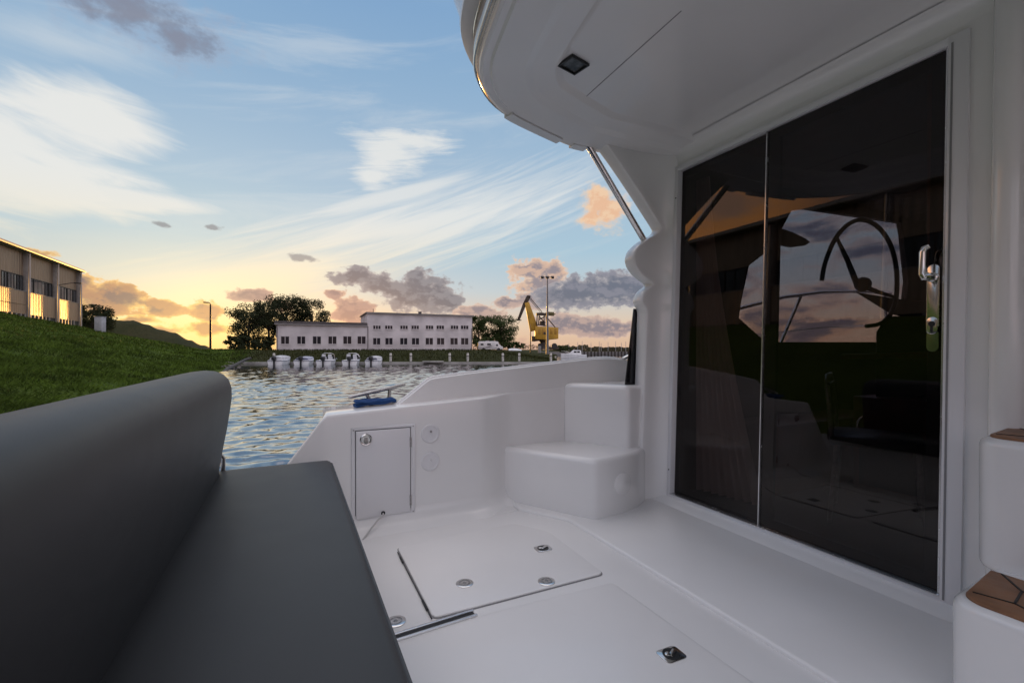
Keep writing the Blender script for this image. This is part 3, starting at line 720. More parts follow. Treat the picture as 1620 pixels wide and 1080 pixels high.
# stay under the overhang
p0, p1 = onz(934, 236, oz + .02), ony(1019, 380, 2.19)
p0 = ony(934, 236, 2.19)
sy = MB(); sy.tube([p0 + (p0 - p1).normalized()*.03, p0, p1, p1 + (p1 - p0).normalized()*.04], .0185, 16); sy.build('support_stay', STEEL, yacht)
# ---- stairs to the flybridge with teak treads --------------------------------------------------
def tread_poly(x0, x1, y1, r0=.10, r1=.03, y0=-.5, tp=.05):
    pts = [Vector((x1, y0, 0)), Vector((x0, y0, 0))]
    for k in range(9):
        t = math.pi/2*k/8; pts.append(Vector((x0 + r0*(1 - math.sin(t)) if False else x0 + r0 - r0*math.cos(t), y1 - tp - r0 + r0*math.sin(t), 0)))
    pts += [Vector((x1 - .0, y1, 0))]
    return pts
for (x0, x1, y1, z0, z1, px0) in ((1.478, 1.86, .578, -.08, .30, None), (1.80, 2.30, .636, .28, .665, None), (2.10, 2.62, .5865, .66, 1.06, None), (2.40, 2.9, .5865, 1.05, 1.43, None)):
    m_ = MB(); m_.prism([v + Vector((0, 0, z0)) for v in tread_poly(x0, x1, y1, .07, tp=.02)], (0, 0, z1 - z0))
    stp = m_.build('stair_step', GEL, yacht, bevel=.024, seg=4, ang=40)
    tp_ = MB(); poly = tread_poly(x0 + .022, min(x1, x0 + .28), y1 - .020, .052, tp=.022)
    tp_.prism([v + Vector((0, 0, z1 - .002)) for v in poly], (0, 0, .008))
    pad = tp_.build('teak_tread', TEAK, stp, bevel=.002, ang=50)
    ck = MB(); zc = z1 + .0075
    w5 = x0 + .022; wy = y1 - .05
    def seam(pts, wth=.0048):
        for a, b in zip(pts, pts[1:]):
            a, b = Vector((a[0], a[1], zc)), Vector((b[0], b[1], zc)); d = (b - a).normalized(); w_ = Vector((-d.y, d.x, 0))*wth/2
            ck.prism([a - w_ - d*.001, b - w_ + d*.001, b + w_ + d*.001, a + w_ - d*.001], (0, 0, -.003))
    xs_ = x0 + .022
    seam([(xs_ + .055, y1 - .052), (xs_ + .075, y1 - .12), (xs_ + .062, y1 - .15), (xs_ + .0, y1 - .145 - .03)])
    seam([(xs_ + .075, y1 - .12), (xs_ + .17, y1 - .105), (xs_ + .25, y1 - .045)])
    seam([(xs_ + .062, y1 - .15), (xs_ + .08, y1 - .20), (xs_ + .20, y1 - .26), (xs_ + .255, y1 - .25)])
    seam([(xs_ + .17, y1 - .105), (xs_ + .19, y1 - .17), (xs_ + .20, y1 - .26), (xs_ + .16, y1 - .33)])
    seam([(xs_ + .08, y1 - .20), (xs_ + .03, y1 - .26), (xs_ + .002, y1 - .27)])
    ck.build('tread_caulking', CAULK, stp, smooth=0)
sw = MB(); sw.box2((2.0, -.55, -.02), (3.2, -.5, 2.0)); sw.box2((2.9, -.5, 0), (2.95, .5865, 2.2)); sw.build('stairwell_wall', GEL, yacht)
# ---- cleat --------------------------------------------------------------------------------------
YC = 2.60
ca, cb_ = ony(551, 628.5, YC), ony(641, 608, YC)
cl_ = MB(); cl_.tube([ca, ca.lerp(cb_, .06), ca.lerp(cb_, .5), ca.lerp(cb_, .94), cb_], [.0085, .0095, .0115, .0095, .0085], 12)
f1, f2 = ca.lerp(cb_, .30), ca.lerp(cb_, .72)
for q, tx in ((f1, .035), (f2, -.005)):
    cl_.tube([q, Vector((q.x + tx, q.y, ztop(q.x) + .004))], [.009, .012], 12)
cl_.box((f1.lerp(f2, .5).x, YC, ztop(.45) + .005), (.22, .05, .008), 0, Matrix.Rotation(-.055, 4, 'Y'))
cleat = cl_.build('mooring_cleat', mat('brushed_steel', (.42, .41, .40), .3, 1.0, var=.2, vscale=40), yacht)
rp = MB(); pts = []
random.seed(3)
for k in range(220):
    t = k/219; q = Vector((ca.x + .03 + (cb_.x - ca.x - .10)*(.5 + .5*math.cos(t*math.pi*15 + .3*math.sin(t*9))), YC - .035 + .045*math.sin(t*math.pi*8.3 + 1), 0))
    q.z = ztop(q.x) + .010 + .024*(.5 + .5*math.sin(t*math.pi*15*.5)) + .004*math.sin(k*.9); pts.append(q)
rp.tube(pts, .0062, 8)
single(rp, 'mooring_rope', ROPEB, 'blue mooring rope coiled at the foot of the steel cleat on the coaming', 'rope')
# guard rail forward of the bulwark
gr = MB(); gpx = [ony(986, 568, 2.52), ony(1010, 556, 2.52), ony(1060, 528, 2.50), ony(1120, 501, 2.47), ony(1172, 487, 2.45), ony(1240, 470, 2.45), ony(1300, 462.5, 2.45), ony(1352, 461, 2.45), ony(1410, 463, 2.40)]
gr.tube(resample(gpx, .15), .016, 10)
guard_rail = gr.build('guard_rail', STEEL, yacht)
for (pa, pb) in (((1267, 468), (1236, 540)), ((1400, 462), (1404, 540))):
    a, b = ony(*pa, 2.45), ony(*pb, 2.50); m_ = MB(); m_.tube([a, b, b + (b - a)*.3], .014, 10); m_.build('rail_post', STEEL, guard_rail)
wr = MB(); wr.tube([ony(1180, 531, 2.46), ony(1300, 518, 2.45), ony(1400, 514, 2.42)], .004, 6); wr.build('rail_wire', STEEL, guard_rail)
# ---- cord out of the locker --------------------------------------------------------------------
q0 = cw(606, 812, .013); q1 = fz(580, 850, .03)
cd = MB(); q0 = Vector((hp.x, yb - .012, hp.z)); q1 = ony(574, 853, 2.30)
cd.tube([q0 + Vector((0, .004, 0)), q0 + Vector((0, -.012, -.003)), q0.lerp(q1, .25) + Vector((0, -.01, .004)), q0.lerp(q1, .6) + Vector((0, 0, .001)), q1, q1 + Vector((-.05, -.02, -.03)), q1 + Vector((-.12, -.02, -.045))], .0042, 8)
single(cd, 'shore_cord', CORDM, 'thin white cord hanging out of a hole in the white locker door', 'cord')
# ---- cabin -----------------------------------------------------------------------------------------
CX0, CX1, CY0, CY1, CZ0, CZ1 = 2.16, 5.3, .66, 2.12, .02, 2.10
cb = MB()
cb.box2((CX0, CY0 - .05, CZ0), (CX1, CY0, CZ1)); cb.box2((CX1, CY0 - .05, CZ0), (CX1 + .05, CY1 + .05, CZ1)); 
cabin_wall = cb.build('cabin_lining', CABIN, yacht)
cf = MB(); cf.box2((2.105, CY0, CZ0 - .03), (CX1, CY1, CZ0 + .0)); cf.build('cabin_floor', CABFL, yacht)
cr_ = MB(); cr_.box2((2.14, CY0 - .05, CZ1), (CX1 + .05, CY1 + .05, CZ1 + .03)); cr_.build('cabin_ceiling', CABIN, yacht)
# far cabin side with its window opening
wpoly = [(1169, 503), (1172, 480), (1185, 420), (1212, 399), (1237, 362), (1253, 332), (1276, 329.5), (1426, 352), (1429, 368), (1437, 444), (1434, 470), (1440, 541), (1212, 541), (1190, 522)]
wl = [ony(px, py, CY1) for px, py in wpoly]
bmw = bmesh.new()
outer_l = [Vector((2.13, CY1, CZ0)), Vector((CX1, CY1, CZ0)), Vector((CX1, CY1, CZ1)), Vector((2.13, CY1, CZ1))]
def loop(bm, pts):
    vs = [bm.verts.new(p) for p in pts]; return [bm.edges.new((vs[i], vs[(i + 1) % len(vs)])) for i in range(len(vs))]
es = loop(bmw, outer_l) + loop(bmw, wl)
bmesh.ops.triangle_fill(bmw, edges=es, use_beauty=True)
ext = bmesh.ops.extrude_face_region(bmw, geom=list(bmw.faces))
for v in ext['geom']:
    if isinstance(v, bmesh.types.BMVert): v.co.y += .04
bmesh.ops.recalc_face_normals(bmw, faces=bmw.faces)
me = bpy.data.meshes.new('cabin_side')
inv = org(yacht).inverted()
for v in bmw.verts: v.co = inv @ v.co
bmw.to_mesh(me); bmw.free(); me.materials.append(CABIN)
cabin_side = bpy.data.objects.new('cabin_side', me); C.objects.link(cabin_side); cabin_side.parent = yacht
sg = MB(); sg.prism([p + Vector((0, .018, 0)) for p in wl], (0, .005, 0)); sg.build('cabin_window', SGLASS, cabin_side, smooth=0)
tw = MB(); tp5 = [ony(px, py, CY1 - .05) for px, py in ((1233, 360), (1254, 367), (1275, 377), (1282, 383), (1275, 388), (1255, 390.5), (1231, 386))]
tw.prism(tp5, (0, .03, 0)); tw.build('dark_wedge', BLACK, cabin_side, bevel=.003)  # dark pointed wedge just inside the side window
# helm: wheel with rim, spoke and hub on a raked console
wt = 2.75
def hp_(px, py, dt=0.0): return EY + ray(px, py)*(wt + dt)
wh = MB(); arc = [(1300, 444), (1303, 425), (1309, 405), (1319, 382), (1331, 365), (1345, 353), (1360, 348), (1376, 351), (1391, 361), (1404, 378), (1413, 400), (1418, 425), (1419, 450), (1417, 475), (1408, 498), (1392, 512), (1370, 516)]
pts = []
ap = [hp_(px, py, .10*(py - 440)/100) for px, py in arc]
for i in range(len(ap) - 1):
    for k in range(4):
        t = k/4; pa, pb, pc_, pd = ap[max(i - 1, 0)], ap[i], ap[i + 1], ap[min(i + 2, len(ap) - 1)]
        pts.append(.5*((2*pb) + (pc_ - pa)*t + (2*pa - 5*pb + 4*pc_ - pd)*t*t + (3*pb - pa - 3*pc_ + pd)*t**3))
pts.append(ap[-1])
wh.tube(pts, .0125, 10); steering = wh.build('steering_wheel', HELM, yacht)
k = MB(); k.tube([hp_(1323, 375, -.05), hp_(1340, 410, 0), hp_(1357, 452, .04)], [.009, .014, .018], 8); k.tube([hp_(1416, 470, .03), hp_(1390, 462, .04), hp_(1362, 452, .04)], [.009, .013, .017], 8); k.build('wheel_spokes', HELM, steering)
k = MB(); k.lathe(hp_(1365, 450, .06), -ray(1365, 470), [(.045, 0), (.045, .03), (.030, .06), (.012, .065)], 18); k.build('wheel_hub', HELM, steering)
hcn = MB()
cs4 = [hp_(1352, 462, .10), hp_(1400, 466, .16), hp_(1445, 480, .2), hp_(1450, 560, .2), hp_(1392, 560, .16), hp_(1400, 500, .12)]
cs4 = [(1353, 463), (1362, 461), (1400, 467), (1430, 474), (1520, 474), (1520, 640), (1385, 640), (1388, 520), (1398, 500), (1420, 500), (1385, 482)]
hcn.prism([hp_(px, py, .20) for px, py in ((1353, 462), (1430, 474), (1520, 478), (1520, 520), (1430, 502), (1408, 496))], ray(1440, 490).normalized()*.5)
hcn.prism([hp_(px, py, .16) for px, py in ((1402, 500), (1525, 500), (1525, 720), (1385, 720), (1386, 525))], ray(1440, 560).normalized()*.55)
hcn.build('helm_console', HELM, yacht, bevel=.008)
tb = MB(); tb.prism([hp_(px, py, .0) for px, py in ((1330, 560), (1470, 556), (1470, 566), (1330, 568))], (.35, .1, 0)); tb.build('chart_table', DARKW, yacht, bevel=.004)
m_ = MB(); m_.box2((2.20, .72, .02), (2.50, .88, 2.09)); m_.build('cabin_pillar', DARKW, yacht, bevel=.012)
# galley locker low down with two chrome pulls
gl_ = MB(); gl_.box2((3.30, 1.02, .02), (3.85, 1.70, .62)); galley = gl_.build('galley_locker', DARKW, yacht, bevel=.01)
for yy in (1.20, 1.46):
    k = MB(); k.tube([(3.285, yy - .045, .34), (3.285, yy + .045, .34)], .007, 8); k.build('locker_pull', STEEL, galley)
gd = MB(); gd.box2((3.292, 1.06, .06), (3.299, 1.66, .40)); gd.build('locker_front', HELM, galley, bevel=.003)
bn = MB(); bn.box2((2.55, 1.78, .02), (3.9, 2.11, .46)); bn.build('saloon_bench', DARKW, yacht, bevel=.03)
cab2 = MB(); cab2.box2((4.5, CY0, .02), (5.29, 1.95, 1.05)); cab2.build('saloon_cupboard', DARKW, yacht, bevel=.01)
# curtain hanging at the side of the fixed pane
cu = MB(); rows = []
for i in range(25):
    t = i/24; z = 1.98 - 1.93*t; w_ = .10 + .28*t**1.6
    rows.append([Vector((2.30 + .03*math.sin(j*1.25 + t)*(.4 + t) + .25*t*(j/40)*.3, 2.07 - w_*j/40*1.0, z)) for j in range(41)])
cu.grid(rows); cu_o = single(cu, 'curtain', CURT, 'brownish curtain hanging in loose folds behind the fixed dark pane', 'curtain', smooth=180)
# a chair in the cabin
ch_ = thing('cabin_chair', 'dark chair with a curved tubular back inside the cabin behind the glass door', 'chair', (2.78, 1.32, CZ0), R(25))
m_ = MB(); m_.local = True
m_.tube([(-.17, .18, .42), (-.19, .19, .60), (-.17, .20, .70), (-.10, .205, .76), (.10, .205, .76), (.17, .20, .70), (.19, .19, .60), (.17, .18, .42)], .012, 10); m_.build('back_tube', STEELD, ch_)
m_ = MB(); m_.local = True; m_.box((0, .195, .64), (.33, .02, .17)); m_.build('backrest', HELM, ch_, bevel=.008)
m_ = MB(); m_.local = True; m_.box((0, 0, .43), (.38, .38, .05)); m_.build('seat', HELM, ch_, bevel=.015)
for i, j in ((-1, -1), (1, -1), (1, 1), (-1, 1)):
    m_ = MB(); m_.local = True; m_.tube([(i*.16, j*.16, .41), (i*.19, j*.19, .0)], .011, 8); m_.build('leg', STEELD, ch_)
# ---------------------------------------------------------------- terrain, water
random.seed(11)
def grass_mat(name, c1, c2, c3, sc=1.0):
    m = bpy.data.materials.new(name); m.use_nodes = True; g_ = N(m.node_tree); p = g_.n['Principled BSDF']
    tc_ = g_.new('ShaderNodeTexCoord').outputs['Object']
    a = g_.noise(tc_, .35*sc, 6, .6); b = g_.noise(tc_, 4.5*sc, 5, .7)
    col = g_.mix(g_.smooth(a, .35, .65), c1, c2); col = g_.mix(g_.smooth(b, .4, .75), col, c3)
    if sc == 1.0:                                   # far quay grass darker: the building's shade put into its colour
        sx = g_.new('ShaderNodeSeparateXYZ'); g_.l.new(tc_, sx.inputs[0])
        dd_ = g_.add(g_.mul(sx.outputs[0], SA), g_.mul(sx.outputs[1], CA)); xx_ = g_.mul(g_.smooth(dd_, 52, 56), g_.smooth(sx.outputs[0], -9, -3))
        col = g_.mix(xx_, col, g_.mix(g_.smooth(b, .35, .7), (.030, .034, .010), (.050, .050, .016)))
    g_.l.new(col, p.inputs['Base Color']); p.inputs['Roughness'].default_value = .9; p.inputs['Specular IOR Level'].default_value = .1
    bp = g_.new('ShaderNodeBump'); bp.inputs['Strength'].default_value = .9; bp.inputs['Distance'].default_value = .25
    g_.l.new(g_.add(b, g_.mul(g_.noise(tc_, 16*sc, 4), .5)), bp.inputs['Height']); g_.l.new(bp.outputs[0], p.inputs['Normal'])
    return m
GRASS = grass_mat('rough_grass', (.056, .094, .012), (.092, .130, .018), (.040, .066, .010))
FARG = grass_mat('dune_scrub', (.032, .034, .012), (.044, .040, .016), (.018, .022, .008), .3)
def sstep(a, b, x): t = min(1, max(0, (x - a)/(b - a))); return t*t*(3 - 2*t)
def hgt(X, Y):
    D = X*SA + Y*CA; s = X*CA - Y*SA
    fy = 1 - .78*sstep(72, 135, Y)
    wb = (-5.0 - X) + .8*mnoise.noise(Vector((X*.15, Y*.15, 0))) + 4*sstep(38, 54, Y)*0
    if wb < 0: h = max(-3.0, -.88 + wb*.6)
    else: h = -.88 + min(wb*.236, 6.1 + .01*wb)*fy + (.16*mnoise.noise(Vector((X*.35, Y*.35, 3)))+.10*mnoise.noise(Vector((X*1.1, Y*1.1, 7))))*min(1, wb*.3)*(1 if X > -33 else .2)
    e = 5.5 + (D - 56)*.097
    qd = min(D - 56.3, (e - s)*1.0)
    hq = -3.0 if qd < 0 else min(-.60 + .125*qd, .80) + .07*mnoise.noise(Vector((X*.5, Y*.5, 5)))*min(1, qd*.3)
    fd = D - 250; hf = -3.0 if fd < 0 else min(-.9 + .02*fd, .5)
    bd = -70 - Y; hb = -3.0 if bd < 0 else min(-.9 + .1*bd, 1.2)
    return max(h, hq, hf, hb)
def axis(a, b, lo, hi, st, gr=1.16):
    xs = [a]; d = st
    n = int((b - a)/st); xs = [a + (b - a)*i/n for i in range(n + 1)]
    x = b
    while x < hi: d = min(d*gr, 400); x += d; xs.append(min(x, hi))
    x = a; d = st
    while x > lo: d = min(d*gr, 400); x -= d; xs.insert(0, max(x, lo))
    return xs
gx = axis(-46, 34, -4000, 4000, .45); gy = axis(-6, 132, -2500, 5000, .7)
te = MB(); te.grid([[Vector((x, y, hgt(x, y))) for x in gx] for y in gy], flip=True)
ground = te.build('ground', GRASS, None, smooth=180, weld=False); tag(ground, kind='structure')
# water: dense near the boat, chop in several directions
wm = bpy.data.materials.new('harbour_water'); wm.use_nodes = True; g2 = N(wm.node_tree); p = g2.n['Principled BSDF']
p.inputs['Base Color'].default_value = (.02, .03, .036, 1); p.inputs['Roughness'].default_value = .05; p.inputs['IOR'].default_value = 2.0
tcw = g2.new('ShaderNodeTexCoord').outputs['Object']
bp = g2.new('ShaderNodeBump'); bp.inputs['Strength'].default_value = .35; bp.inputs['Distance'].default_value = .004
mpw = g2.new('ShaderNodeMapping'); g2.l.new(tcw, mpw.inputs[0]); mpw.inputs['Scale'].default_value = (1, 1.5, 1); mpw.inputs['Rotation'].default_value = (0, 0, R(20))
g2.l.new(g2.noise(mpw.outputs[0], 9.0, 2, .5, .3), bp.inputs['Height']); g2.l.new(bp.outputs[0], p.inputs['Normal'])
p.inputs['Specular IOR Level'].default_value = 0
lw = g2.new('ShaderNodeLayerWeight'); lw.inputs['Blend'].default_value = .5; g2.l.new(bp.outputs[0], lw.inputs['Normal'])
glw = g2.new('ShaderNodeBsdfGlossy'); glw.inputs['Roughness'].default_value = .04; g2.l.new(bp.outputs[0], glw.inputs['Normal'])
mxw = g2.new('ShaderNodeMixShader'); g2.l.new(g2.m('POWER', lw.outputs['Facing'], 1.3, clamp=True), mxw.inputs[0])
g2.l.new(p.outputs[0], mxw.inputs[1]); g2.l.new(glw.outputs[0], mxw.inputs[2]); g2.l.new(mxw.outputs[0], g2.n['Material Output'].inputs[0])
WN, WL0, WL1, WA = 120, .14, 5.0, .0037
import numpy as np
waves = []
for i in range(WN):
    L = WL0*(1.0 + WL1*random.random()**2.0); th = R(258 + random.gauss(0, 34)); k = 2*math.pi/L
    waves.append((k*math.cos(th), k*math.sin(th), random.random()*6.28, WA*L**1.05, L))
def waxis(stops, lo, hi):
    xs = [stops[0][0]]
    for (a, d0), (b, d1) in zip(stops, stops[1:]):
        x = a
        while x < b:
            t = (x - a)/(b - a); x += d0 + (d1 - d0)*t; xs.append(min(x, b))
    d = stops[-1][1]; x = stops[-1][0]
    while x < hi: d *= 1.25; x += d; xs.append(min(x, hi))
    d = stops[0][1]; x = stops[0][0]
    while x > lo: d *= 1.25; x -= d; xs.insert(0, max(x, lo))
    return np.array(xs)
wx = waxis([(-6, .12), (-3, .06), (3, .06), (10, .12), (30, .22), (36, .4)], -600, 4000)
wy = waxis([(4.0, .045), (12, .07), (25, .12), (45, .20), (62, .34)], -600, 5000)
GXw, GYw = np.meshgrid(wx, wy)
cell = np.maximum(np.gradient(wx)[None, :]*.7, np.gradient(wy)[:, None])
zz = np.zeros_like(GXw)
for kx, ky, ph, am, L in waves:
    p_ = np.sin(kx*GXw + ky*GYw + ph)
    zz += am*(p_ + .28*(p_*p_ - .5))*np.clip((L/cell - 2.2)/1.6, 0, 1)
gust = .92 + .34*np.sin(GXw*.31 + 1.3*np.sin(GYw*.17))*np.sin(GYw*.23 + .9*np.sin(GXw*.2)) 
zz *= gust*np.clip((70 - GYw)/10, 0, 1)*np.clip((GYw - 2.0)/2, 0, 1)*np.clip((42 - GXw)/6, 0, 1)*np.clip((GXw + 10)/3, 0, 1)
nv, nh = len(wy), len(wx)
co_ = np.stack([GXw, GYw, WATER + zz], -1).reshape(-1, 3)
idx = np.arange(nv*nh).reshape(nv, nh)
fq = np.stack([idx[:-1, :-1], idx[:-1, 1:], idx[1:, 1:], idx[1:, :-1]], -1).reshape(-1, 4)
wme = bpy.data.meshes.new('water')
wme.vertices.add(len(co_)); wme.vertices.foreach_set('co', co_.ravel())
wme.loops.add(fq.size); wme.loops.foreach_set('vertex_index', fq.ravel().astype(np.int32))
wme.polygons.add(len(fq)); wme.polygons.foreach_set('loop_start', (np.arange(len(fq))*4).astype(np.int32))
wme.polygons.foreach_set('use_smooth', [True]*len(fq)); wme.update(calc_edges=True); wme.validate()
wme.materials.append(wm)
water = bpy.data.objects.new('water', wme); C.objects.link(water); tag(water, kind='structure')
# grass blades on the near bank and along the quay
BLADE = mat('grass_blades', (.070, .112, .014), .8, var=.65, vscale=.6, spec=.12)
BLADE.node_tree.nodes['Principled BSDF'].inputs['Subsurface Weight'].default_value = 0
gb = []; gf = []
def blade(x, y, h, lean_, w):
    z = hgt(x, y) - .03; a = random.random()*6.28; c_, s_ = math.cos(a)*w, math.sin(a)*w
    b = random.random()*6.28; lx, ly = math.cos(b)*lean_, math.sin(b)*lean_
    i = len(gb); gb.extend([(x - c_, y - s_, z), (x + c_, y + s_, z), (x + lx*.45 + c_*.6, y + ly*.45 + s_*.6, z + h*.65), (x + lx, y + ly, z + h)])
    gf.append((i, i + 1, i + 2)); gf.append((i, i + 2, i + 3))
cnt = 0
while cnt < 52000:
    u = random.uniform(-1.16, -.56); D = 9 + 72*random.random()**1.35
    x = D*(SA + u*CA); y = D*(CA - u*SA)
    if x > -5.4 or x < -33.4 or y > 125: continue
    cnt += 1
    k = D/18 + .45
    if mnoise.noise(Vector((x*.4, y*.4, 2))) < -.25 and random.random() < .5: continue
    blade(x, y, random.uniform(.16, .40)*(.75 + .35*mnoise.noise(Vector((x*.25, y*.25, 9)))), random.uniform(.05, .3), .012*k)
NEAR_F = len(gf)
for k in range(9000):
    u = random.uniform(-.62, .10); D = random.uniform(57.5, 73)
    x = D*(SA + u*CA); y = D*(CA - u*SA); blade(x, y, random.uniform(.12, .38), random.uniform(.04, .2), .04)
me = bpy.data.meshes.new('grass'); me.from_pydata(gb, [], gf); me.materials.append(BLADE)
mat('shaded_blades', (.042, .046, .013), .85, var=.6, vscale=.6, spec=.1); me.materials.append(bpy.data.materials['shaded_blades'])  # quay blades: the building's shade is put into this darker colour
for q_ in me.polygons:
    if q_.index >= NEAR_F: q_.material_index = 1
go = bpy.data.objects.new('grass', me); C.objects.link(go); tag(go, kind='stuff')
# dune ridge behind the bank
def ridge(name, pts, D, back, m, seed):
    mb = MB(); rows = []; prof_ = [(-.55, 0), (-.4, .18), (-.25, .5), (-.1, .86), (0, 1.0), (.2, .9), (.6, .5), (1.0, 0)]
    n = 90
    for i in range(n + 1):
        t = i/n*(len(pts) - 1); k = min(int(t), len(pts) - 2); f_ = t - k
        px = pts[k][0] + (pts[k + 1][0] - pts[k][0])*f_; py = pts[k][1] + (pts[k + 1][1] - pts[k][1])*sstep(0, 1, f_)
        top_ = W(px, D, py=py).z; bs = -.4
        rows.append([W(px, D + o*back, z=bs + (top_ - bs)*h + (.35*mnoise.noise(Vector((i*.35, o*5, seed)))*(h if h < 1 else .6))) for o, h in prof_])
    mb.grid(rows); o = mb.build(name, m, None, smooth=180); tag(o, kind='structure'); return o
ridge('hill', [(95, 512), (140, 506), (170, 503.5), (190, 507), (210, 507), (232, 513), (252, 521), (275, 526), (300, 538), (320, 546), (345, 554), (365, 557)], 175, 45, FARG, 2)
# ---------------------------------------------------------------- quay edge
CONC = mat('pale_concrete', (.30, .28, .26), .8, var=.35, vscale=.8, bump=.3, bscale=8, bdist=.03)
WOOD = mat('weathered_timber', (.045, .035, .028), .8, var=.4, vscale=2)
qa = W(372, 55.9, 0); qb = SD(5.45, 55.9)
qm = MB(); d_ = (qb - qa); d_.z = 0; dn = d_.normalized(); nrm = Vector((-dn.y, dn.x, 0))
qm.prism([Vector((qa.x, qa.y, -1.6)), Vector((qb.x, qb.y, -1.6)), Vector((qb.x, qb.y, -1.6)) + nrm*.7, Vector((qa.x, qa.y, -1.6)) + nrm*.7], (0, 0, 1.0))
qc = SD(5.5 + 60*.097, 116)
qm.prism([Vector((qb.x, qb.y, -1.6)) + dn*.002, Vector((qc.x, qc.y, -1.6)), Vector((qc.x, qc.y, -1.6)) - dn*.7, Vector((qb.x, qb.y, -1.6)) - dn*.7 + nrm*.71], (0, 0, .99))
quay = single(qm, 'quay_wall', CONC, 'low concrete quay edge along the far grassy bank behind the moored boats', 'quay', bevel=.03)
fen = MB(); fen.prism([Vector((qa.x, qa.y, -1.0)) - nrm*.09, Vector((qb.x, qb.y, -1.0)) - nrm*.09, Vector((qb.x, qb.y, -1.0)) - nrm*.01, Vector((qa.x, qa.y, -1.0)) - nrm*.01], (0, 0, .33)); fen.build('fender_beam', WOOD, quay)
# mooring posts
PM = mat('post_paint', (.50, .47, .43), .7, var=.3, vscale=3)
post_lab = [(433.5, 'pale mooring post just left of the first white boat at the quay'), (618, 'pale mooring post right of the rightmost moored white boat'), (650, 'pale mooring post left of the floating pontoon board'), (711.5, 'pale mooring post right of the floating pontoon board'), (740, 'pale mooring post below the right corner of the white building'), (795.5, 'pale mooring post below the white camper van'), (821.5, 'pale mooring post below the upturned boat'), (871.5, 'pale mooring post below the tall floodlight mast, rightmost of the row')]
for px, lab in post_lab:
    b_ = W(px, 57.0, 0); m_ = MB(); m_.tube([(b_.x, b_.y, -.6), (b_.x, b_.y, .42), (b_.x, b_.y, .50)], [.15, .15, .11], 10)
    o = single(m_, 'mooring_post', PM, lab, 'post', 'mooring posts along the far quay', base=Vector((b_.x, b_.y, -.4)))
    cp = MB(); cp.tube([(b_.x, b_.y, .10), (b_.x, b_.y, .17)], .165, 10); 
    cp.v = [v - o.location for v in cp.v]; cp.local = True; cp.build('iron_band', WOOD, o)
pn_ = MB(); a, b = W(668, 55.0, -.62), W(701, 55.2, -.62); dd = (b - a).normalized(); nn2 = Vector((-dd.y, dd.x, 0))
pn_.prism([a, b, b + nn2*1.0, a + nn2*1.0], (0, 0, .16)); pnt = single(pn_, 'pontoon', CONC, 'pale board pontoon floating against the quay between two mooring posts', 'pontoon', bevel=.02)
k = MB(); k.prism([Vector((v.x, v.y, -.95)) for v in (a + dd*.1 + nn2*.1, b - dd*.1 + nn2*.1, b - dd*.1 + nn2*.9, a + dd*.1 + nn2*.9)], (0, 0, .32)); k.build('float', WOOD, pnt)
# pipe running from the bank into the water
pm_ = MB(); pm_.tube([W(352, 36, -1.0), W(360, 39.5, -.75), W(388, 54.5, -.30), W(396, 56.5, -.15)], .16, 10)
single(pm_, 'pipe', mat('rusty_pipe', (.05, .04, .035), .7, var=.4), 'dark pipe lying from the grassy bank down to the water', 'pipe')
rk = MB()
for k in range(60):
    px = random.uniform(352, 400); c_ = W(px, random.uniform(40, 56), 0)
    if hgt(c_.x, c_.y) > -.5 or hgt(c_.x, c_.y) < -1.3: continue
    rk.ball((c_.x, c_.y, hgt(c_.x, c_.y)), random.uniform(.1, .3), 7, 5, (1, 1.2, .6))
single(rk, 'shore_stones', mat('stone', (.16, .14, .12), .8, var=.4), 'heap of stones at the foot of the bank by the pipe', 'stones', kind='stuff')
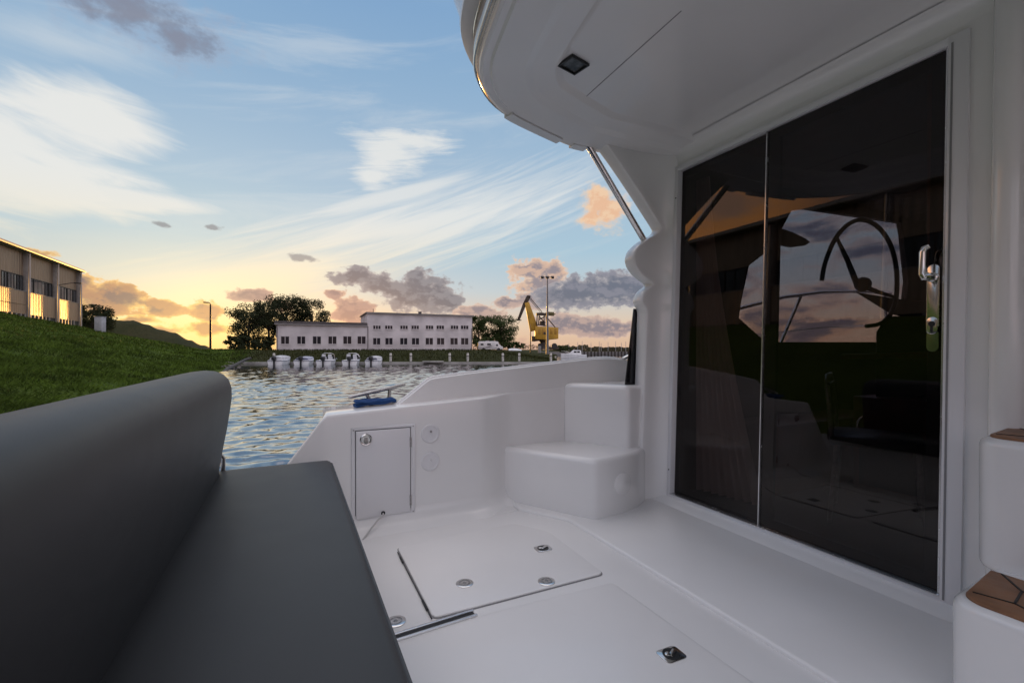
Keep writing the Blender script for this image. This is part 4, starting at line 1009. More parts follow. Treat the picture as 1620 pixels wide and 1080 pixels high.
# ---------------------------------------------------------------- small boats
WHITE = mat('boat_white', (.80, .79, .80), .35, var=.12, vscale=2)
DARKB = mat('outboard_black', (.015, .016, .02), .35)
NAVY = mat('navy_cover', (.04, .05, .11), .7, var=.3)
COVG = mat('grey_boat_cover', (.55, .54, .56), .7, var=.25, vscale=3)
DWIN = mat('dark_windscreen', (.02, .022, .028), .08)
def dinghy(px, D, turn, kind, lab, ln=4.2, bm_=1.66):
    base = W(px, D, WATER); th = math.atan2(dn.y, dn.x) + turn           # local +Y points at the quay
    r = thing('motor_boat', lab, 'boat', base, th, 'small boats moored stern out along the far quay')
    m_ = MB(); m_.local = True; rows = []
    for i in range(11):
        t = i/10; y = -ln/2 + ln*t; w_ = bm_/2*(1 - t**3.2*.96); sh = .50 + .22*t*t
        rows.append([Vector((0, y, -.22 + .18*t**3)), Vector((w_*.72, y, -.06 + .12*t**2)), Vector((w_*.86, y, .0 + .16*t**2)), Vector((w_*.97, y, sh*.75)), Vector((w_, y, sh)), Vector((w_*.90, y, sh + .05)), Vector((w_*.80, y, sh + .04)), Vector((-w_*.80, y, sh + .04)), Vector((-w_*.90, y, sh + .05)), Vector((-w_, y, sh)), Vector((-w_*.97, y, sh*.75)), Vector((-w_*.86, y, .16*t**2)), Vector((-w_*.72, y, -.06 + .12*t**2))])
    m_.grid(rows, close=True); n = 13; m_.f.append(list(range(n))); m_.f.append([10*n + i for i in range(n)][::-1]); m_.build('hull', WHITE, r, smooth=40)
    rb = MB(); rb.local = True; rb.tube([q[4] + Vector((.005, 0, -.03)) for q in rows], .03, 6); rb.tube([q[9] + Vector((-.005, 0, -.03)) for q in rows], .03, 6); rb.tube([rows[0][4] + Vector((0, -.01, -.03)), rows[0][9] + Vector((0, -.01, -.03))], .03, 6); rb.build('rubbing_strake', NAVY, r)
    if kind in ('cover', 'navy', 'low'):
        hh = {'cover': .52, 'navy': .40, 'low': .46}[kind]; m_ = MB(); m_.local = True; rows = []
        for i in range(9):
            t = i/8; y = -ln*.44 + ln*.80*t; w_ = bm_/2*.84*(1 - (t*.8)**3.2*.9); z0 = .56 + .2*t*t; hz_ = hh*(1 - abs(t - .35)**1.8*1.2) 
            rows.append([Vector((w_*math.cos(a), y, z0 - .02 + hz_*math.sin(a)**.6)) for a in [math.pi*q/10 for q in range(11)]])
        m_.grid(rows); m_.f.append(list(range(11))); m_.build('boat_cover', COVG if kind != 'navy' else mat('pale_blue_cover', (.42, .42, .5), .7, var=.3), r, smooth=50)
        if kind != 'cover':
            m_ = MB(); m_.local = True; m_.box((0, -ln*.44 - .015, .68), (bm_*.72, .03, .12)); m_.build('cover_flap', NAVY, r, bevel=.01)
    else:
        m_ = MB(); m_.local = True
        m_.grid([[Vector((x, .25 + (.55 if abs(x) < .5 else .25) - .0, .58)), Vector((x*.86, .0 + (.5 if abs(x) < .5 else .1), 1.02))] for x in (-.72, -.5, 0, .5, .72)]); m_.build('windscreen', DWIN, r)
        m_ = MB(); m_.local = True; m_.grid([[Vector((x*.98, y, .58 + .12*math.cos(x*1.6) + .10*k_)) for x in (-.7, -.35, 0, .35, .7)] for y, k_ in ((.6, .35), (1.2, .3), (1.8, .1))]); m_.build('foredeck', WHITE, r)
        for sx in (-.34, .34):
            m_ = MB(); m_.local = True; m_.box((sx, -.55, .72), (.42, .45, .35)); m_.box((sx, -.78, 1.0), (.42, .10, .42)); m_.build('boat_seat', COVG, r, bevel=.05)
        m_ = MB(); m_.local = True; m_.tube([(-.74, -.2, .55), (-.70, -.3, 1.18), (-.4, -.34, 1.34), (.4, -.34, 1.34), (.70, -.3, 1.18), (.74, -.2, .55)], .025, 8); m_.build('canopy_hoop', STEEL, r)
        if kind == 'tall':
            m_ = MB(); m_.local = True; m_.grid([[Vector((x, y, .9 + .42*(1 - (x/.72)**2)**.5 if abs(x) < .72 else .9)) for x in [-.72 + .144*q for q in range(11)]] for y in (-.3, .1, .5)]); m_.build('canopy', COVG, r)
    ob = MB(); ob.local = True
    ob.box((0, -ln/2 - .26, .76), (.42, .5, .44)); ob.build('outboard_motor', DARKB, r, bevel=.08, seg=3)
    ob = MB(); ob.local = True; ob.box((0, -ln/2 - .22, .28), (.15, .24, .8)); ob.box((0, -ln/2 - .24, -.14), (.10, .34, .12)); ob.box((0, -ln/2 - .06, .55), (.22, .14, .22)); ob.build('motor_leg', DARKB, r, bevel=.03)
    return r
dinghy(446.5, 54.2, .10, 'cover', 'white motor boat under a pale cover, leftmost of the five at the quay')
dinghy(485, 54.2, .16, 'navy', 'low white motor boat with pale blue cover, second from left at the quay', bm_=1.75)
dinghy(520, 54.0, .12, 'open', 'open white motor boat with windscreen in the middle of the five boats', bm_=1.72)
dinghy(558.5, 54.0, .16, 'tall', 'white motor boat with hooped pale canopy, second from right of the five', bm_=1.72)
dinghy(595, 54.2, .02, 'low', 'small white motor boat under cover with dark flap, rightmost of the five', ln=3.8, bm_=1.55)
# ---------------------------------------------------------------- trees
LEAF = {}
def leaf_mat(name, c1, c2):
    m = bpy.data.materials.new(name); m.use_nodes = True; g_ = N(m.node_tree); p = g_.n['Principled BSDF']
    tc_ = g_.new('ShaderNodeTexCoord').outputs['Object']
    col = g_.mix(g_.smooth(g_.noise(tc_, .9, 4), .35, .65), c1, c2)
    g_.l.new(col, p.inputs['Base Color']); p.inputs['Roughness'].default_value = .7; p.inputs['Specular IOR Level'].default_value = .2
    tr = g_.new('ShaderNodeBsdfTranslucent'); g_.l.new(col, tr.inputs[0]); mx = g_.new('ShaderNodeMixShader'); mx.inputs[0].default_value = .3
    g_.l.new(p.outputs[0], mx.inputs[1]); g_.l.new(tr.outputs[0], mx.inputs[2]); g_.l.new(mx.outputs[0], g_.n['Material Output'].inputs[0])
    return m
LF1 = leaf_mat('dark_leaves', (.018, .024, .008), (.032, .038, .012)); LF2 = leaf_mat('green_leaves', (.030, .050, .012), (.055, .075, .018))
BARK = mat('bark', (.055, .042, .032), .9, var=.4, vscale=4)
def tree(px, D, base_z, top_py, wpx, lab, leaf, n=2600, seed=1, group='trees beyond the harbour', name='tree', low=.18, ls=1.0):
    rnd = random.Random(seed); b = W(px, D, base_z); H = W(px, D, py=top_py).z - base_z; Rw = wpx*D/F/2
    r = thing(name, lab, 'tree', b, 0, group)
    tm = MB(); tm.local = True
    tm.tube([(0, 0, -.3), (.05*H*.1, 0, H*.25), (0, .05, H*.5), (.1, .1, H*.8)], [.030*H, .022*H, .015*H, .004*H], 8)
    cl_ = []
    nb = 15
    for i in range(nb):
        a = i*2.4 + rnd.random(); h0 = H*(.14 + .5*rnd.random()); rr = Rw*(.45 + .5*rnd.random()); h1 = min(H*.93, h0 + H*(.12 + .35*rnd.random()))
        e = Vector((math.cos(a)*rr, math.sin(a)*rr, h1)); md = Vector((math.cos(a)*rr*.5, math.sin(a)*rr*.5, (h0 + h1)/2 + H*.03))
        tm.tube([(0, 0, h0), md, e], [.011*H, .007*H, .002*H], 6); cl_.append((e, rnd.uniform(.75, 1.25)))
        cl_.append((md.lerp(e, .5) + Vector((rnd.gauss(0, .1), rnd.gauss(0, .1), .08))*Rw*.6, rnd.uniform(.7, 1.1)))
    for i in range(26):
        zz = H*(low + (1 - low)*rnd.random()); prof_ = math.sin(math.pi*min(1, max(.08, (zz/H - low*.6)/(1.06 - low*.6))))**.6
        a = rnd.random()*6.28; q = rnd.random()**.5*.8; cl_.append((Vector((math.cos(a)*Rw*prof_*q, math.sin(a)*Rw*prof_*q, min(zz, H*.95))), rnd.uniform(.8, 1.3)))
    tm.build('trunk', BARK, r)
    vs = []; fs = []
    cr = min(Rw, H*.5)*.30
    for i in range(int(n*2.3)):
        c_, k = cl_[rnd.randrange(len(cl_))]
        d = Vector((rnd.gauss(0, 1), rnd.gauss(0, 1), rnd.gauss(0, .8))); d = d.normalized()*cr*k*rnd.random()**.45
        pz = c_ + d
        if pz.z > H*1.02 or pz.z < H*low*.5: continue
        s_ = rnd.uniform(.10, .22)*ls*(D/90); ax = Vector((rnd.gauss(0, 1), rnd.gauss(0, 1), rnd.gauss(0, 1))).normalized(); bx = ax.orthogonal().normalized()
        i0 = len(vs); vs += [pz - ax*s_, pz + bx*s_*.55, pz + ax*s_, pz - bx*s_*.55]; fs.append((i0, i0 + 1, i0 + 2, i0 + 3))
    me = bpy.data.meshes.new('crown'); me.from_pydata(vs, [], fs); me.materials.append(leaf)
    o = bpy.data.objects.new('crown', me); C.objects.link(o); o.parent = r
    return r
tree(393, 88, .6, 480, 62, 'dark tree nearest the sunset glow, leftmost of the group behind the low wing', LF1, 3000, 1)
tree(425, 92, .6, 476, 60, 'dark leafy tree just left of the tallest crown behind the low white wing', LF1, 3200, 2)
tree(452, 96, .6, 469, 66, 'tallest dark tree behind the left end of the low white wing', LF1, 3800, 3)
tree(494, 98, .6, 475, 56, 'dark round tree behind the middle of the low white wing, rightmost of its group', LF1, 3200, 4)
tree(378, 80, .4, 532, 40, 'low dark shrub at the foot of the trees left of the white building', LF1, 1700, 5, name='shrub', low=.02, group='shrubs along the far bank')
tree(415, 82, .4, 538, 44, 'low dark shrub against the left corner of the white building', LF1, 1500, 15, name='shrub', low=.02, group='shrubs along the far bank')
tree(757, 100, .7, 500, 40, 'green tree at the right corner of the tall white block', LF2, 2800, 6)
tree(793, 98, .7, 499.5, 56, 'broad green tree behind the camper van', LF2, 3600, 7)
tree(768, 94, .7, 534, 40, 'low green shrub behind the front of the camper van', LF2, 1300, 16, name='shrub', low=.02, group='shrubs along the far bank')
tree(812, 96, .7, 541, 44, 'low green shrub behind the upturned boat', LF2, 1200, 8, name='shrub', low=.02, group='shrubs along the far bank')
tree(890, 118, .3, 547, 34, 'low bush on the bank right of the crane', LF2, 700, 9, name='shrub', low=.02, group='shrubs along the far bank')
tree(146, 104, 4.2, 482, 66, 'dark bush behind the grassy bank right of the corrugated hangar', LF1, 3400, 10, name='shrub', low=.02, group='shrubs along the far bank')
# ---------------------------------------------------------------- white building
BWALL = mat('white_render', (.66, .60, .60), .8, var=.22, vscale=.35, bump=.2, bscale=6, bdist=.02)
BROOF = mat('roof_felt', (.10, .085, .085), .8, var=.3)
BWIN = mat('building_window_glass', (.018, .017, .022), .08, spec=.25)
BFR = mat('window_frame_paint', (.55, .50, .50), .6)
A3, C3 = SD(-36.3, 70), SD(-7.27, 82.9)
fdv = (C3 - A3).normalized(); Bp = onp(581, 553, A3, (-fdv.y, fdv.x, 0)); Bp.z = 0; fn = Vector((-fdv.y, fdv.x, 0))
bld = thing('harbour_building', 'long white harbour building with low wing on the left and taller two storey block', 'building', Vector((A3.x, A3.y, .5)), math.atan2(fdv.y, fdv.x))
def fpt(px, py, off=0.0): return onp(px, py, A3 + fn*off, fn)
def slab(mb, a, b, z0, z1, o0, o1):
    mb.prism([Vector((p_.x, p_.y, z0)) for p_ in (a + fn*o0, b + fn*o0, b + fn*o1, a + fn*o1)], (0, 0, z1 - z0))
zl = fpt(437, 513).z; zl2 = fpt(580, 515).z; zt1 = fpt(581, 495).z; zt2 = fpt(747, 499).z
b0_ = .3
m_ = MB(); slab(m_, A3, Bp, b0_, zl, 0, 9); lw = m_.build('low_wing_wall', BWALL, bld)
m_ = MB(); slab(m_, Bp + fdv*.002, C3, b0_, zt1, 0, 10.5); tw_ = m_.build('tall_block_wall', BWALL, bld)
m_ = MB(); slab(m_, A3 - fdv*.25, Bp, zl, zl + .55, -.22, 9.2); m_.build('low_roof', BROOF, bld)
m_ = MB(); slab(m_, Bp - fdv*.2, C3 + fdv*.25, zt1, zt1 + .16, -.25, 10.8); m_.build('tall_roof', BROOF, bld)
m_ = MB(); slab(m_, A3 - fdv*.27, Bp, zl - .02, zl + .10, -.30, -.221); slab(m_, Bp - fdv*.2, C3 + fdv*.27, zt1 - .05, zt1 + .05, -.34, -.251); m_.build('gutter', mat('gutter_metal', (.3, .28, .28), .5, .3), bld)
m_ = MB()
for q in (A3 + fdv*.12, Bp + fdv*.1, C3 - fdv*.12): m_.tube([Vector((q.x, q.y, .3)) - fn*.08, Vector((q.x, q.y, zl if q is not C3 else zl)) - fn*.08], .06, 8)
m_.build('downpipe', mat('downpipe_paint', (.2, .17, .17), .6), bld)
m_ = MB(); q = Bp + fdv*1.2 + fn*2; m_.tube([Vector((q.x, q.y, zt1 + .1)), Vector((q.x, q.y, zt1 + .9))], .06, 6); q = Bp + fdv*9 + fn*1; m_.box((q.x, q.y, zt1 + .35), (.5, .4, .5)); m_.build('roof_vent', BROOF, bld)
def window(px, py0, py1, wpx, panes):
    a, b = fpt(px - wpx/2, (py0 + py1)/2), fpt(px + wpx/2, (py0 + py1)/2); z1 = fpt(px, py0).z; z0 = fpt(px, py1).z
    w_ = (b - a).length; m_ = MB(); t = .09
    slab(m_, a - fdv*.0, b, z0 - .07, z0, -.09, -.001)                                # sill
    slab(m_, a, b, z0, z0 + t, -.035, -.001); slab(m_, a, b, z1 - t, z1, -.035, -.001)
    for k in range(panes + 1):
        c_ = a + (b - a)*(k/panes); hw = t/2 if 0 < k < panes else t/2
        c0 = max(0, (b - a).length*k/panes - hw); c1 = min(w_, (b - a).length*k/panes + hw)
        slab(m_, a + fdv*c0, a + fdv*c1, z0 + t, z1 - t, -.034, -.001)
    f_ = m_.build('window', BFR, bld)
    g_ = MB()
    for k in range(panes): slab(g_, a + fdv*(w_*k/panes + t/2), a + fdv*(w_*(k + 1)/panes - t/2), z0 + t, z1 - t, -.016, -.002)
    g_.build('pane', BWIN, f_, smooth=0)
for x in (451, 476.6, 501.3, 525.9, 549.5, 572): window(x, 531.2, 544.6, 13.4, 2)
for x in (595.9, 615.3, 638.7, 657.3, 679.1, 697, 718.3, 735.1): window(x, 533.8, 545.6, 12, 2)
for x in (596.2, 615, 639.1, 656.8, 679.5, 696.5, 719, 735): window(x, 514.2, 521.2, 12.2, 3)
# ---------------------------------------------------------------- corrugated hangar on the bank
CORR = bpy.data.materials.new('galvanised_cladding'); CORR.use_nodes = True
gC = N(CORR.node_tree); p = gC.n['Principled BSDF']
tcc = gC.new('ShaderNodeTexCoord').outputs['Object']; mpc = gC.new('ShaderNodeMapping'); gC.l.new(tcc, mpc.inputs[0]); mpc.inputs['Scale'].default_value = (1, 3.0, .35)
nz = gC.noise(mpc.outputs[0], .9, 5, .65)
gC.l.new(gC.mix(gC.smooth(nz, .3, .72), (.29, .21, .145), (.43, .32, .225)), p.inputs['Base Color'])
p.inputs['Metallic'].default_value = .75; gC.l.new(gC.smooth(nz, .3, .7, .34, .5), p.inputs['Roughness'])
HWIN = mat('hangar_glass', (.03, .035, .04), .08, spec=.7)
STEELG = mat('painted_steel', (.33, .31, .29), .5, .4, var=.2)
DOORG = mat('dark_gate', (.03, .026, .022), .6)
HX = -34.0; HY1 = 107.0; HY0 = -24.0; HZ0 = 4.7
def hz(px, py): return onx(px, py, HX).z
HZT = hz(127, 430.5); BAY = 8.9
hang = thing('hangar', 'long corrugated metal hangar standing on top of the grassy bank', 'building', Vector((HX, 40, 5.0)))
def corr(name, y0, y1, z0, z1, x0=HX, pitch=.62, dep=.055):
    m_ = MB(); n_ = max(1, int((y1 - y0)/pitch)); pr_ = []
    for k in range(n_):
        y = y0 + (y1 - y0)*k/n_; d = (y1 - y0)/n_
        pr_ += [Vector((x0 - dep/2 + dep/2*math.cos(q*math.pi/3), y + d*q/6, 0)) for q in range(6)]
    pr_.append(Vector((x0, y1, 0)))
    m_.grid([[Vector((q.x, q.y, z)) for q in pr_] for z in (z0, z1)], flip=True)
    return m_.build(name, CORR, hang, smooth=60)
WZ0 = hz(107, 475.5); WZ1 = hz(107, 454.5)
corr('upper_cladding', HY0, HY1, WZ1, HZT, HX - .42)
LZ = hz(100, 505)
corr('lower_cladding', HY0, HY1, LZ, WZ0, HX - .03, .46, .026)
m_ = MB(); m_.box2((HX - .6, HY0, WZ0 - .06), (HX + .01, HY1, WZ0 - .001)); m_.build('cladding_ledge', STEELG, hang)
m_ = MB(); m_.box2((HX - .72, HY0, WZ0), (HX - .70, HY1, WZ1)); m_.build('window_backing', DOORG, hang)
m_ = MB(); m_.box2((HX - .35, HY0, HZ0 - 1), (HX - .12, HY1, LZ)); m_.build('plinth', DOORG, hang)
m_ = MB(); m_.box2((HX - 26, HY1 - .2, HZ0 - 1), (HX - .08, HY1, HZT)); m_.box2((HX - 26, HY0, HZ0 - 1), (HX - .08, HY0 + .2, HZT)); m_.box2((HX - 26, HY0 + .2, HZ0 - 1), (HX - 25.8, HY1 - .2, HZT)); m_.build('end_wall', STEELG, hang)
m_ = MB(); m_.prism([(HX + .55, HY0 - .4, HZT + .002), (HX + .55, HY0 - .4, HZT + .42), (HX - 13, HY0 - .4, HZT + 1.6), (HX - 26.5, HY0 - .4, HZT + .42), (HX - 26.5, HY0 - .4, HZT + .002)], (0, HY1 - HY0 + .8, 0)); m_.build('roof', STEELG, hang)
m_ = MB(); m_.box2((HX + .555, HY0 - .4, HZT + .03), (HX + .68, HY1 + .4, HZT + .26)); m_.build('gutter', mat('warm_trim', (.42, .36, .31), .5, .3), hang, bevel=.02)
nb = int((HY1 - HY0)/BAY)
for i in range(nb + 1):
    y = HY1 - .25 - i*BAY
    m_ = MB(); m_.box2((HX - .7, y - .14, HZ0 - 1), (HX + .10, y + .14, HZT)); m_.build('column', STEELG, hang, bevel=.02)
    m_ = MB(); m_.tube([(HX + .21, y + .05, HZ0 - .6), (HX + .21, y + .05, HZT + .04)], .10, 8); m_.build('downpipe', mat('downpipe_zinc', (.5, .45, .4), .4, .6) if i == 0 else bpy.data.materials['downpipe_zinc'], hang)
    if y - BAY < HY0: break
    ya, yb_ = y - BAY + .5, y - .3
    if i in (2,): ya += 2.8
    npn = 7
    fr_ = MB(); fr_.box2((HX - .50, ya, WZ0), (HX - .36, yb_, WZ0 + .12)); fr_.box2((HX - .50, ya, WZ1 - .12), (HX - .36, yb_, WZ1))
    for k in range(npn + 1):
        yy = ya + (yb_ - ya)*k/npn; fr_.box2((HX - .49, max(ya, yy - .07), WZ0 + .12), (HX - .37, min(yb_, yy + .07), WZ1 - .12))
    f_ = fr_.build('window', DOORG, hang)
    pn2 = MB()
    for k in range(npn):
        y0_, y1_ = ya + (yb_ - ya)*k/npn + .06, ya + (yb_ - ya)*(k + 1)/npn - .06
        tl = R(random.uniform(-2.5, 4)); dxp = (y1_ - y0_)*math.tan(tl)
        pn2.prism([(HX - .43, y0_, WZ0 + .12), (HX - .43 + dxp, y1_, WZ0 + .12), (HX - .43 + dxp, y1_, WZ1 - .12), (HX - .43, y0_, WZ1 - .12)], (-.02, 0, 0))
    pn2.build('pane', HWIN, f_, smooth=0)
    if ya > y - BAY + 1: corr('window_infill', y - BAY + .16, ya, WZ0, WZ1, HX - .42)
    lw_ = MB()
    for k in range(6):
        y0_ = ya + .2 + k*1.15; lw_.box2((HX - .10, y0_, HZ0 - .2), (HX + .03, y0_ + .25, LZ + .05))
    lw_.build('base_posts', STEELG, hang)
m_ = MB(); yl = HY1 - BAY - .25
m_.tube([(HX + .10, yl, WZ1 - .15), (HX + 1.6, yl + .2, WZ1 + .3), (HX + 2.2, yl + .3, WZ1 + .4)], .06, 6); m_.box((HX + 2.5, yl + .35, WZ1 + .38), (.9, .32, .16)); m_.build('yard_lamp', DOORG, hang)
m_ = MB(); m_.tube([(HX + .5, HY1 - 20, WZ0 - 2.0), (HX + .5, HY1 - 30, WZ0 - 2.05)], .05, 6); m_.build('pipe_run', DOORG, hang)
# ---------------------------------------------------------------- utility cabinet, street lamp, mast
cb_ = W(158.5, 62, 0); zc = hgt(cb_.x, cb_.y); ztp = W(158, 62, py=501.5).z
m_ = MB(); m_.box((cb_.x, cb_.y, (ztp + zc - .3)/2), (1.0, .7, ztp - zc + .3), YAW*-1); ucab = single(m_, 'utility_cabinet', mat('cabinet_paint', (.42, .42, .45), .5, var=.15), 'pale grey utility cabinet standing on the grassy bank right of the hangar', 'cabinet', bevel=.03)
k = MB(); k.local = True; k.box((-.12, -.40, (ztp - zc)/2 + .45), (.12, .04, .16), -YAW); k.box((0, 0, ztp - zc + .33), (1.08, .78, .06), -YAW); k.build('lid', ucab.data.materials[0], ucab)
DKM = mat('dark_metal', (.025, .024, .025), .5, .5)
sl_b = W(333, 92, 1.0); t_ = W(333, 92, py=480).z
lampt = thing('street_lamp', 'slender dark street lamp alone against the sunset left of the trees', 'street lamp', Vector((sl_b.x, sl_b.y, .8)))
m_ = MB(); m_.tube([(sl_b.x, sl_b.y, .3), (sl_b.x, sl_b.y, 3.5), (sl_b.x, sl_b.y, t_ - .2)], [.22, .20, .14], 10); m_.build('pole', DKM, lampt)
m_ = MB(); e = SD(1, 0); 
m_.tube([(sl_b.x, sl_b.y, t_ - .25), (sl_b.x - .1, sl_b.y, t_ + .1), (sl_b.x - .6, sl_b.y + .1, t_ + .22)], .08, 8); m_.build('arm', DKM, lampt)
m_ = MB(); m_.box((sl_b.x - .75, sl_b.y + .1, t_ + .18), (.95, .4, .22)); m_.build('lamp_head', DKM, lampt, bevel=.06)
ms = W(866, 93, .8); mt_ = W(866, 93, py=438.5).z
mast = thing('floodlight_mast', 'very tall grey mast with three floodlights in front of the yellow crane', 'light mast', Vector((ms.x, ms.y, .6)))
m_ = MB(); m_.tube([(ms.x, ms.y, .0), (ms.x, ms.y, 6), (ms.x, ms.y, mt_)], [.30, .22, .11], 12); m_.build('pole', mat('mast_grey', (.16, .15, .15), .5, .4), mast)
rx = Vector((CA, -SA, 0))
m_ = MB(); c_ = Vector((ms.x, ms.y, mt_)); m_.tube([c_ - rx*1.25, c_ + rx*1.25], .07, 8); m_.build('crossbar', DKM, mast)
for k in (-1, 0, 1):
    m_ = MB(); q = c_ + rx*k*1.05 + Vector((0, 0, -.02)); m_.box((q.x, q.y, q.z), (.62, .4, .44), -YAW, Matrix.Rotation(-YAW, 4, 'Z') @ Matrix.Rotation(R(-25), 4, 'X')); m_.build('floodlight', DKM, mast, bevel=.05)
pl_ = W(839.3, 98, .7); m_ = MB(); m_.tube([(pl_.x, pl_.y, .2), (pl_.x, pl_.y, W(839, 98, py=512).z)], [.13, .09], 8); single(m_, 'pole', DKM, 'thin dark pole standing under the crane boom', 'pole')
# ---------------------------------------------------------------- yellow crane
YEL = mat('crane_yellow', (.50, .27, .022), .5, var=.25, vscale=.6); BRN = mat('crane_dark_steel', (.055, .035, .022), .6, var=.3)
crn_b = W(855, 108, .5)
crane = thing('dock_crane', 'yellow dock crane with folded boom behind the floodlight mast', 'crane', crn_b)
def cp(x, y, dep=0.0): return W(800 + x/8.31, 108 + dep, py=440 + y/8.31)
vw = Vector((SA, CA, 0))
def plate(mb, pts, th, dep=0.0): mb.prism([cp(x, y, dep - th/2) for x, y in pts], vw*th)
def beam(mb, a, b, w, th, dep=0.0):
    pa, pb = cp(*a, dep), cp(*b, dep); d = (pb - pa).normalized(); u = vw.cross(d).normalized()
    w0, w1 = (w if isinstance(w, tuple) else (w, w))
    mb.prism([pa - u*w0/2 - vw*th/2, pb - u*w1/2 - vw*th/2, pb + u*w1/2 - vw*th/2, pa + u*w0/2 - vw*th/2], vw*th)
m_ = MB(); plate(m_, [(388, 632), (545, 638), (694, 648), (692, 796), (560, 808), (385, 800)], 3.0); house = m_.build('machinery_house', YEL, crane, bevel=.06)
m_ = MB()
for x in (430, 480, 530, 585, 640): plate(m_, [(x, 660), (x + 30, 661), (x + 30, 740), (x, 738)], 3.06)
m_.build('house_panel', mat('crane_yellow_panel', (.44, .22, .02), .55, var=.3), house, bevel=.02)
m_ = MB(); plate(m_, [(498, 706), (528, 706), (528, 738), (498, 738)], 3.10); m_.build('house_vent', BRN, house)
m_ = MB(); beam(m_, (378, 690), (278, 322), (2.1, 1.05), 1.2); m_.build('boom', YEL, crane, bevel=.04)
m_ = MB(); beam(m_, (304, 236), (250, 345), .95, .9); beam(m_, (252, 330), (168, 548), (.85, .6), .7); m_.build('jib', BRN, crane, bevel=.03)
m_ = MB(); plate(m_, [(280, 235), (300, 222), (330, 232), (322, 262), (285, 262)], .9); m_.build('boom_head', BRN, crane, bevel=.04)
m_ = MB(); plate(m_, [(135, 546), (160, 538), (210, 548), (205, 556), (140, 556)], .8); m_.build('jib_tip', BRN, crane)
for dp in (-.5, .5):
    m_ = MB(); beam(m_, (325, 262), (478, 445), .16, .16, dp); beam(m_, (318, 280), (455, 445), .10, .1, dp); m_.build('luffing_tie', BRN, crane)
m_ = MB(); plate(m_, [(405, 455), (470, 448), (540, 462), (535, 482), (405, 482)], 2.2); m_.build('cab_roof', BRN, crane, bevel=.04)
m_ = MB()
for a, b in (((415, 478), (408, 620)), ((440, 480), (432, 620)), ((528, 478), (545, 640)), ((505, 480), (505, 630)), ((412, 610), (545, 625)), ((440, 545), (520, 500)), ((440, 500), (520, 590))):
    for dp in (-1.0, 1.0): beam(m_, a, b, .26, .22, dp)
m_.build('cab_frame', BRN, crane)
m_ = MB(); plate(m_, [(452, 560), (520, 565), (520, 622), (452, 618)], 1.6); m_.build('winch', BRN, crane, bevel=.1)
m_ = MB(); plate(m_, [(550, 440), (636, 445), (640, 490), (552, 485)], 1.8); beam(m_, (520, 468), (560, 464), .5, .8); beam(m_, (636, 470), (656, 471), .22, .3); m_.build('counterweight', mat('crane_olive', (.13, .10, .03), .6, var=.3), crane, bevel=.05)
m_ = MB(); beam(m_, (545, 520), (652, 648), .22, .3, -.9); beam(m_, (545, 520), (652, 648), .22, .3, .9); m_.build('back_stay', BRN, crane)
m_ = MB(); c_ = cp(500, 800); m_.lathe(Vector((c_.x, c_.y, c_.z - 2.35)), (0, 0, 1), [(1.5, 0), (1.35, .4), (.95, .7), (.85, 1.6), (1.2, 2.0), (1.5, 2.4)], 20); m_.build('pedestal', BRN, crane)
m_ = MB(); plate(m_, [(340, 760), (385, 762), (560, 806), (380, 830), (345, 828)], 2.0); m_.build('under_platform', BRN, crane, bevel=.03)
m_ = MB(); plate(m_, [(430, 905), (700, 905), (700, 935), (430, 935)], 2.6); m_.build('chassis', BRN, crane, bevel=.04)
for x in (455, 640):
    for dp in (-1.2, 1.2):
        m_ = MB(); c_ = cp(x, 890, dp); m_.lathe(c_ - vw*.2, vw, [(.62, 0), (.66, .06), (.66, .34), (.62, .4), (.3, .4), (.28, .3), (.05, .3)], 20); m_.build('wheel', DARKB, crane)
# the ground in front of the crane: small bollard block
q = W(853.5, 80, .6); m_ = MB(); m_.box((q.x, q.y, .95), (.55, .5, 1.2), -YAW); single(m_, 'concrete_block', CONC, 'upright pale concrete block on the grass in front of the crane', 'block', bevel=.04)
# ---------------------------------------------------------------- camper van
cvb = W(776, 88, .62); th = -YAW + .06
van = thing('camper_van', 'white camper van parked in front of the trees right of the building', 'camper van', cvb, th)
VW = mat('camper_white', (.74, .71, .70), .35, var=.08); VG = mat('camper_grey_trim', (.30, .28, .29), .5)
L_ = 4.75
m_ = MB(); m_.local = True
m_.prism([(-L_/2, -.95, .35), (-L_/2, -.95, 1.72), (-L_/2 + .25, -.95, 1.9), (.9, -.95, 1.92), (1.5, -.95, 1.80), (1.55, -.95, 1.38), (1.70, -.95, 1.30), (2.05, -.95, .98), (2.35, -.95, .86), (2.38, -.95, .35)], (0, 1.9, 0)); body = m_.build('body', VW, van, bevel=.07, seg=3)
for (x0, x1, z0, z1, nm) in ((-.65, .05, 1.15, 1.5, 'side_window'), (1.05, 1.42, 1.0, 1.32, 'cab_window'), (-1.9, -1.35, 1.15, 1.48, 'side_window')):
    k = MB(); k.local = True; k.box2((x0, -.972, z0), (x1, -.948, z1)); k.build(nm, DWIN, van, bevel=.01)
k = MB(); k.local = True; k.prism([(1.60, -.80, 1.32), (1.72, -.80, 1.30), (2.03, -.80, 1.02), (1.99, -.80, .99)], (0, 1.6, 0)); k.build('windscreen', DWIN, van)
k = MB(); k.local = True; k.box2((-2.3, -.965, .62), (1.3, -.951, .74)); k.prism([(-1.2, -.966, .74), (-.2, -.966, .74), (.9, -.966, 1.3), (.55, -.966, 1.3)], (0, .014, 0)); k.build('side_stripe', VG, van)
k = MB(); k.local = True; k.box2((.25, -.967, .45), (.78, -.953, 1.7)); k.build('side_door', mat('camper_door', (.68, .65, .64), .4), van, bevel=.01)
